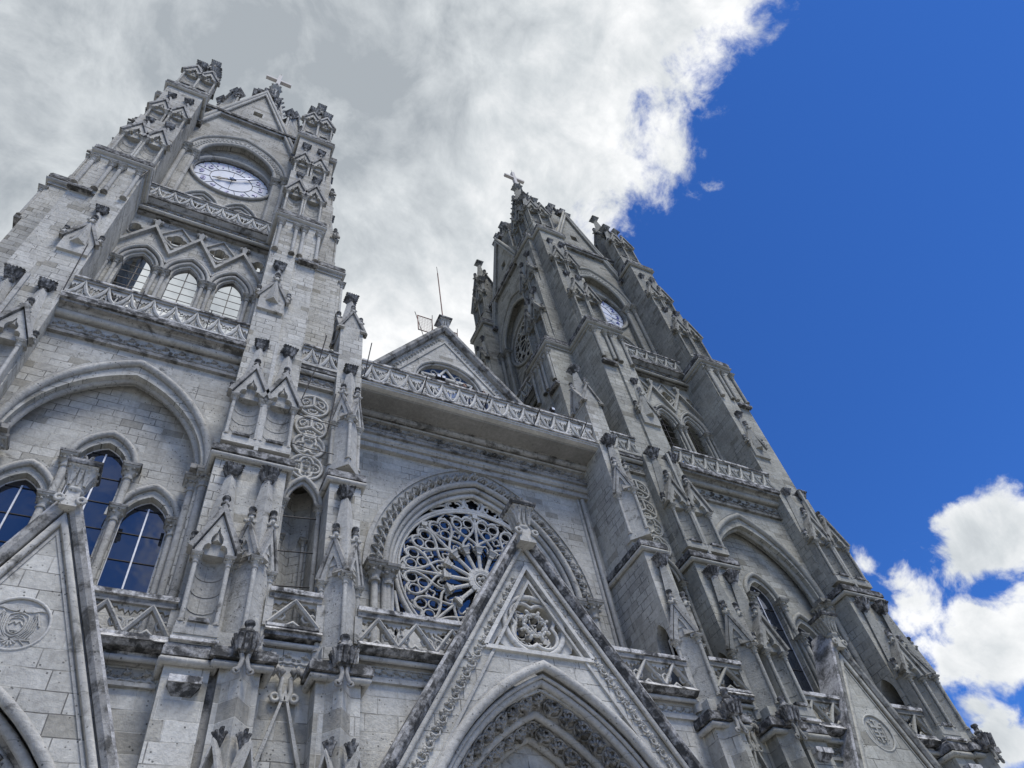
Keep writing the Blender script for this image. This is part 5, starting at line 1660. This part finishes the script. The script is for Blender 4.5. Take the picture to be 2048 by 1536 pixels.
spike((-5.3, -.12, 24.45), (.1, -.5, 1.6), 'dark rod rising by the left end of the nave balcony')
spike((-7.1, -.1, 24.4), (.12, -.35, 1.5), 'dark rod rising from the small balustrade left of the nave pier')
spike((-7.6, -.3, 21.6), (.35, -.25, 1.9), 'slanting dark rod on the tower side of the carved roundels')
spike((-6.55, -.3, 20.6), (.12, -.2, 1.8), 'slanting dark rod on the nave side of the carved roundels')
spike((-15.75, -.25, 24.4), (-.05, -.35, 2.6), 'tall dark rod beside the black capital left of the tower balcony')
spike((-13.5, -.15, 24.4), (0, -.2, 1.1), 'short dark rod left of centre on the left tower balcony')
spike((-11.2, -.15, 24.4), (0, -.2, 1.1), 'short dark rod right of centre on the left tower balcony')
spike((-15.6, .1, 36.0), (-.1, -.4, -2.0), 'dark rod hanging in front of the shafts under the left clock')
def cable(pts, lab):
    b = MB(); b.m(MD)
    for a, c in zip(pts, pts[1:]): b.rod(a, c, .018, 5)
    return mk(b, 'steel_cable', lab, 'cable', 'thin dark cables stretched across the front')
cable([(-7.75, -.32, 21.05), (-7.1, -.36, 20.9), (-6.25, -.42, 20.8)], 'dark cable stretched across the upper carved roundels beside the left tower')
cable([(-7.8, -.32, 19.6), (-7.1, -.36, 19.45), (-6.3, -.42, 19.4)], 'dark cable stretched across the lower carved roundels beside the left tower')
cable([(-17.9, .62, 41.4), (-16.8, .40, 40.7), (-15.6, .42, 40.1)], 'dark cable slanting across the niches left of the left clock')
def lamp(x, lab, n):
    b = MB(); b.m(MD); b.rod((x - .9, .0, 25.75), (x + 1.3, .0, 25.78), .025, 5)
    o = obj('floodlight', b); thing(o, lab, 'floodlight', 'floodlight bars on the nave balcony rail')
    for i in range(n):
        q = MB(); q.m(MD); q.frus(x + .22 * i, -.02, 25.78, 25.98, .08, .10); q.m(CW); q.box(x + .22 * i - .07, x + .22 * i + .07, -.13, -.121, 25.81, 25.95)
        obj('lamp_head', q, o)
lamp(-2.1, 'bar with two small white floodlights on the rail before the star window', 2)
lamp(3.4, 'bar with a small floodlight near the right end of the nave balcony rail', 1)

# ------------------------------------------------------------------ two people looking over the balcony
SKIN = simple('skin', (.46, .28, .20), .55, 0, .06, 3)
SKIN2 = simple('dark_skin', (.20, .115, .08), .55, 0, .06, 3)
HAIR = simple('dark_hair', (.018, .014, .012), .6, 0, .2, 30)
CL1 = simple('red_jacket', (.30, .05, .045), .85, 0, .1, 9)
CL2 = simple('dark_jacket', (.03, .035, .05), .85, 0, .1, 9)
JEAN = simple('jeans', (.05, .07, .13), .85, 0, .1, 9)
def person(x, y, z, skin, cloth, turn, label, glasses=False):
    J = [((0, 0, .95), .13), ((0, 0, 1.15), .135), ((0, 0, 1.36), .14), ((0, -.01, 1.48), .062), ((0, -.02, 1.55), .058), ((0, -.035, 1.62), .088), ((0, -.02, 1.70), .092), ((0, -.01, 1.75), .06)]
    V = [p for p, r in J]; Rr = [r for p, r in J]; E = [(i, i + 1) for i in range(len(J) - 1)]
    def chain(start, pts):
        pr = start
        for p, r in pts: V.append(p); Rr.append(r); E.append((pr, len(V) - 1)); pr = len(V) - 1
        return pr
    for s in (-1, 1):
        chain(0, [((s * .10, 0, .90), .10), ((s * .11, -.01, .50), .065), ((s * .11, .02, .09), .045), ((s * .12, -.14, .04), .04)])
        h = chain(2, [((s * .19, 0, 1.38), .062), ((s * .25, -.12, 1.10), .046), ((s * .17, -.40, .84), .036), ((s * .15, -.48, .80), .030)])
        for f in range(4): chain(h, [((s * (.12 + .022 * f), -.53, .775), .010), ((s * (.12 + .022 * f), -.57, .77), .009), ((s * (.12 + .022 * f), -.60, .755), .008)])
        chain(h, [((s * .115, -.49, .79), .011), ((s * .09, -.52, .775), .010)])
    me = bpy.data.meshes.new('person'); me.from_pydata(V, E, []); me.update()
    o = bpy.data.objects.new('person', me); C.objects.link(o)
    sk = o.modifiers.new('skin', 'SKIN'); sk.use_smooth_shade = True
    for i, r in enumerate(Rr): me.skin_vertices[0].data[i].radius = (r, r)
    me.skin_vertices[0].data[0].use_root = True
    sb = o.modifiers.new('sub', 'SUBSURF'); sb.levels = 1; sb.render_levels = 1
    dg = bpy.context.evaluated_depsgraph_get(); dg.update()
    m2 = bpy.data.meshes.new_from_object(o.evaluated_get(dg))
    o.modifiers.clear(); o.data = m2; m2.name = 'person'
    m2.materials.clear()
    for q in (skin, cloth, JEAN): m2.materials.append(q)
    for p in m2.polygons:
        c = p.center; p.use_smooth = True
        if c.z > 1.50 or (c.y < -.42 and c.z > .7): p.material_index = 0
        elif c.z > .88: p.material_index = 1
        else: p.material_index = 2
    o.matrix_world = TRL(x, y, z) @ RZ(turn)
    thing(o, label, 'person', 'people looking over the nave balcony')
    hb = MB(); hb.m(HAIR)
    for i in range(26):
        a = i * 2.4; t = i / 26.; rr = .085 * math.sqrt(t) + .02
        hb.lump(rr * math.cos(a), .01 + rr * math.sin(a) * 1.0, 1.79 - .09 * t - (.05 if math.sin(a) > .2 else 0), .045, 1, 1, .9)
    for i in range(8): hb.lump(.08 * math.cos(i * .45), .03 + .07 * math.sin(i * .45), 1.66, .045)
    obj('hair', hb, o)
    fb = MB(); fb.m(skin); fb.lump(0, -.135, 1.645, .02, .8, 1, 1.4)
    for s in (-1, 1): fb.lump(s * .092, -.015, 1.655, .022, .5, 1, 1.4)
    fb.m(CW)
    for s in (-1, 1): fb.lump(s * .033, -.112, 1.672, .012, 1.2, .6, .8)
    fb.m(HAIR)
    for s in (-1, 1): fb.lump(s * .033, -.121, 1.672, .006); fb.box(s * .033 - .018, s * .033 + .018, -.118, -.108, 1.692, 1.698)
    fb.m(CL1); fb.box(-.022, .022, -.118, -.108, 1.606, 1.614)
    if glasses:
        fb.m(MD)
        for s in (-1, 1): fb.tube(P3(circ(s * .035, 1.672, .026, 10), -.126), .004, FR, True, 4)
    obj('face', fb, o)
    return o
person(-.55, .62, 25.02, SKIN, CL1, -12, 'person in glasses looking over the nave balcony rail before the star window', True)
person(.36, .66, 24.93, SKIN2, CL2, 20, 'person with dark hair at the nave balcony, right of the one in glasses')
# step the two of them stand on
b = MB(); b.m(CR); b.box(-1.2, 1.1, .45, 1.1, 24.45, 24.93); b.box(-1.0, -.1, .46, 1.08, 24.931, 25.02); obj('balcony_step', b, nave)

# ------------------------------------------------------------------ square in front and the streets around
PV = crusted('paving', (.20, .20, .19), (.32, .315, .30), .35, .65, .8)
b = MB(); b.m(PV); b.add([(-900, -900, 0), (900, -900, 0), (900, 900, 0), (-900, 900, 0)], [(0, 1, 2, 3)])
gr = obj('ground', b); gr['kind'] = 'structure'
PV2 = crusted('plaza_stone', (.36, .35, .33), (.50, .49, .465), .35, .65, 1.4)  # unseen paving, made pale to bounce fill light onto the undersides
b = MB(); b.m(PV2); b.box(-32, 32, -36, -1.5, -.2, .14)
pz = obj('plaza', b); pz['kind'] = 'structure'
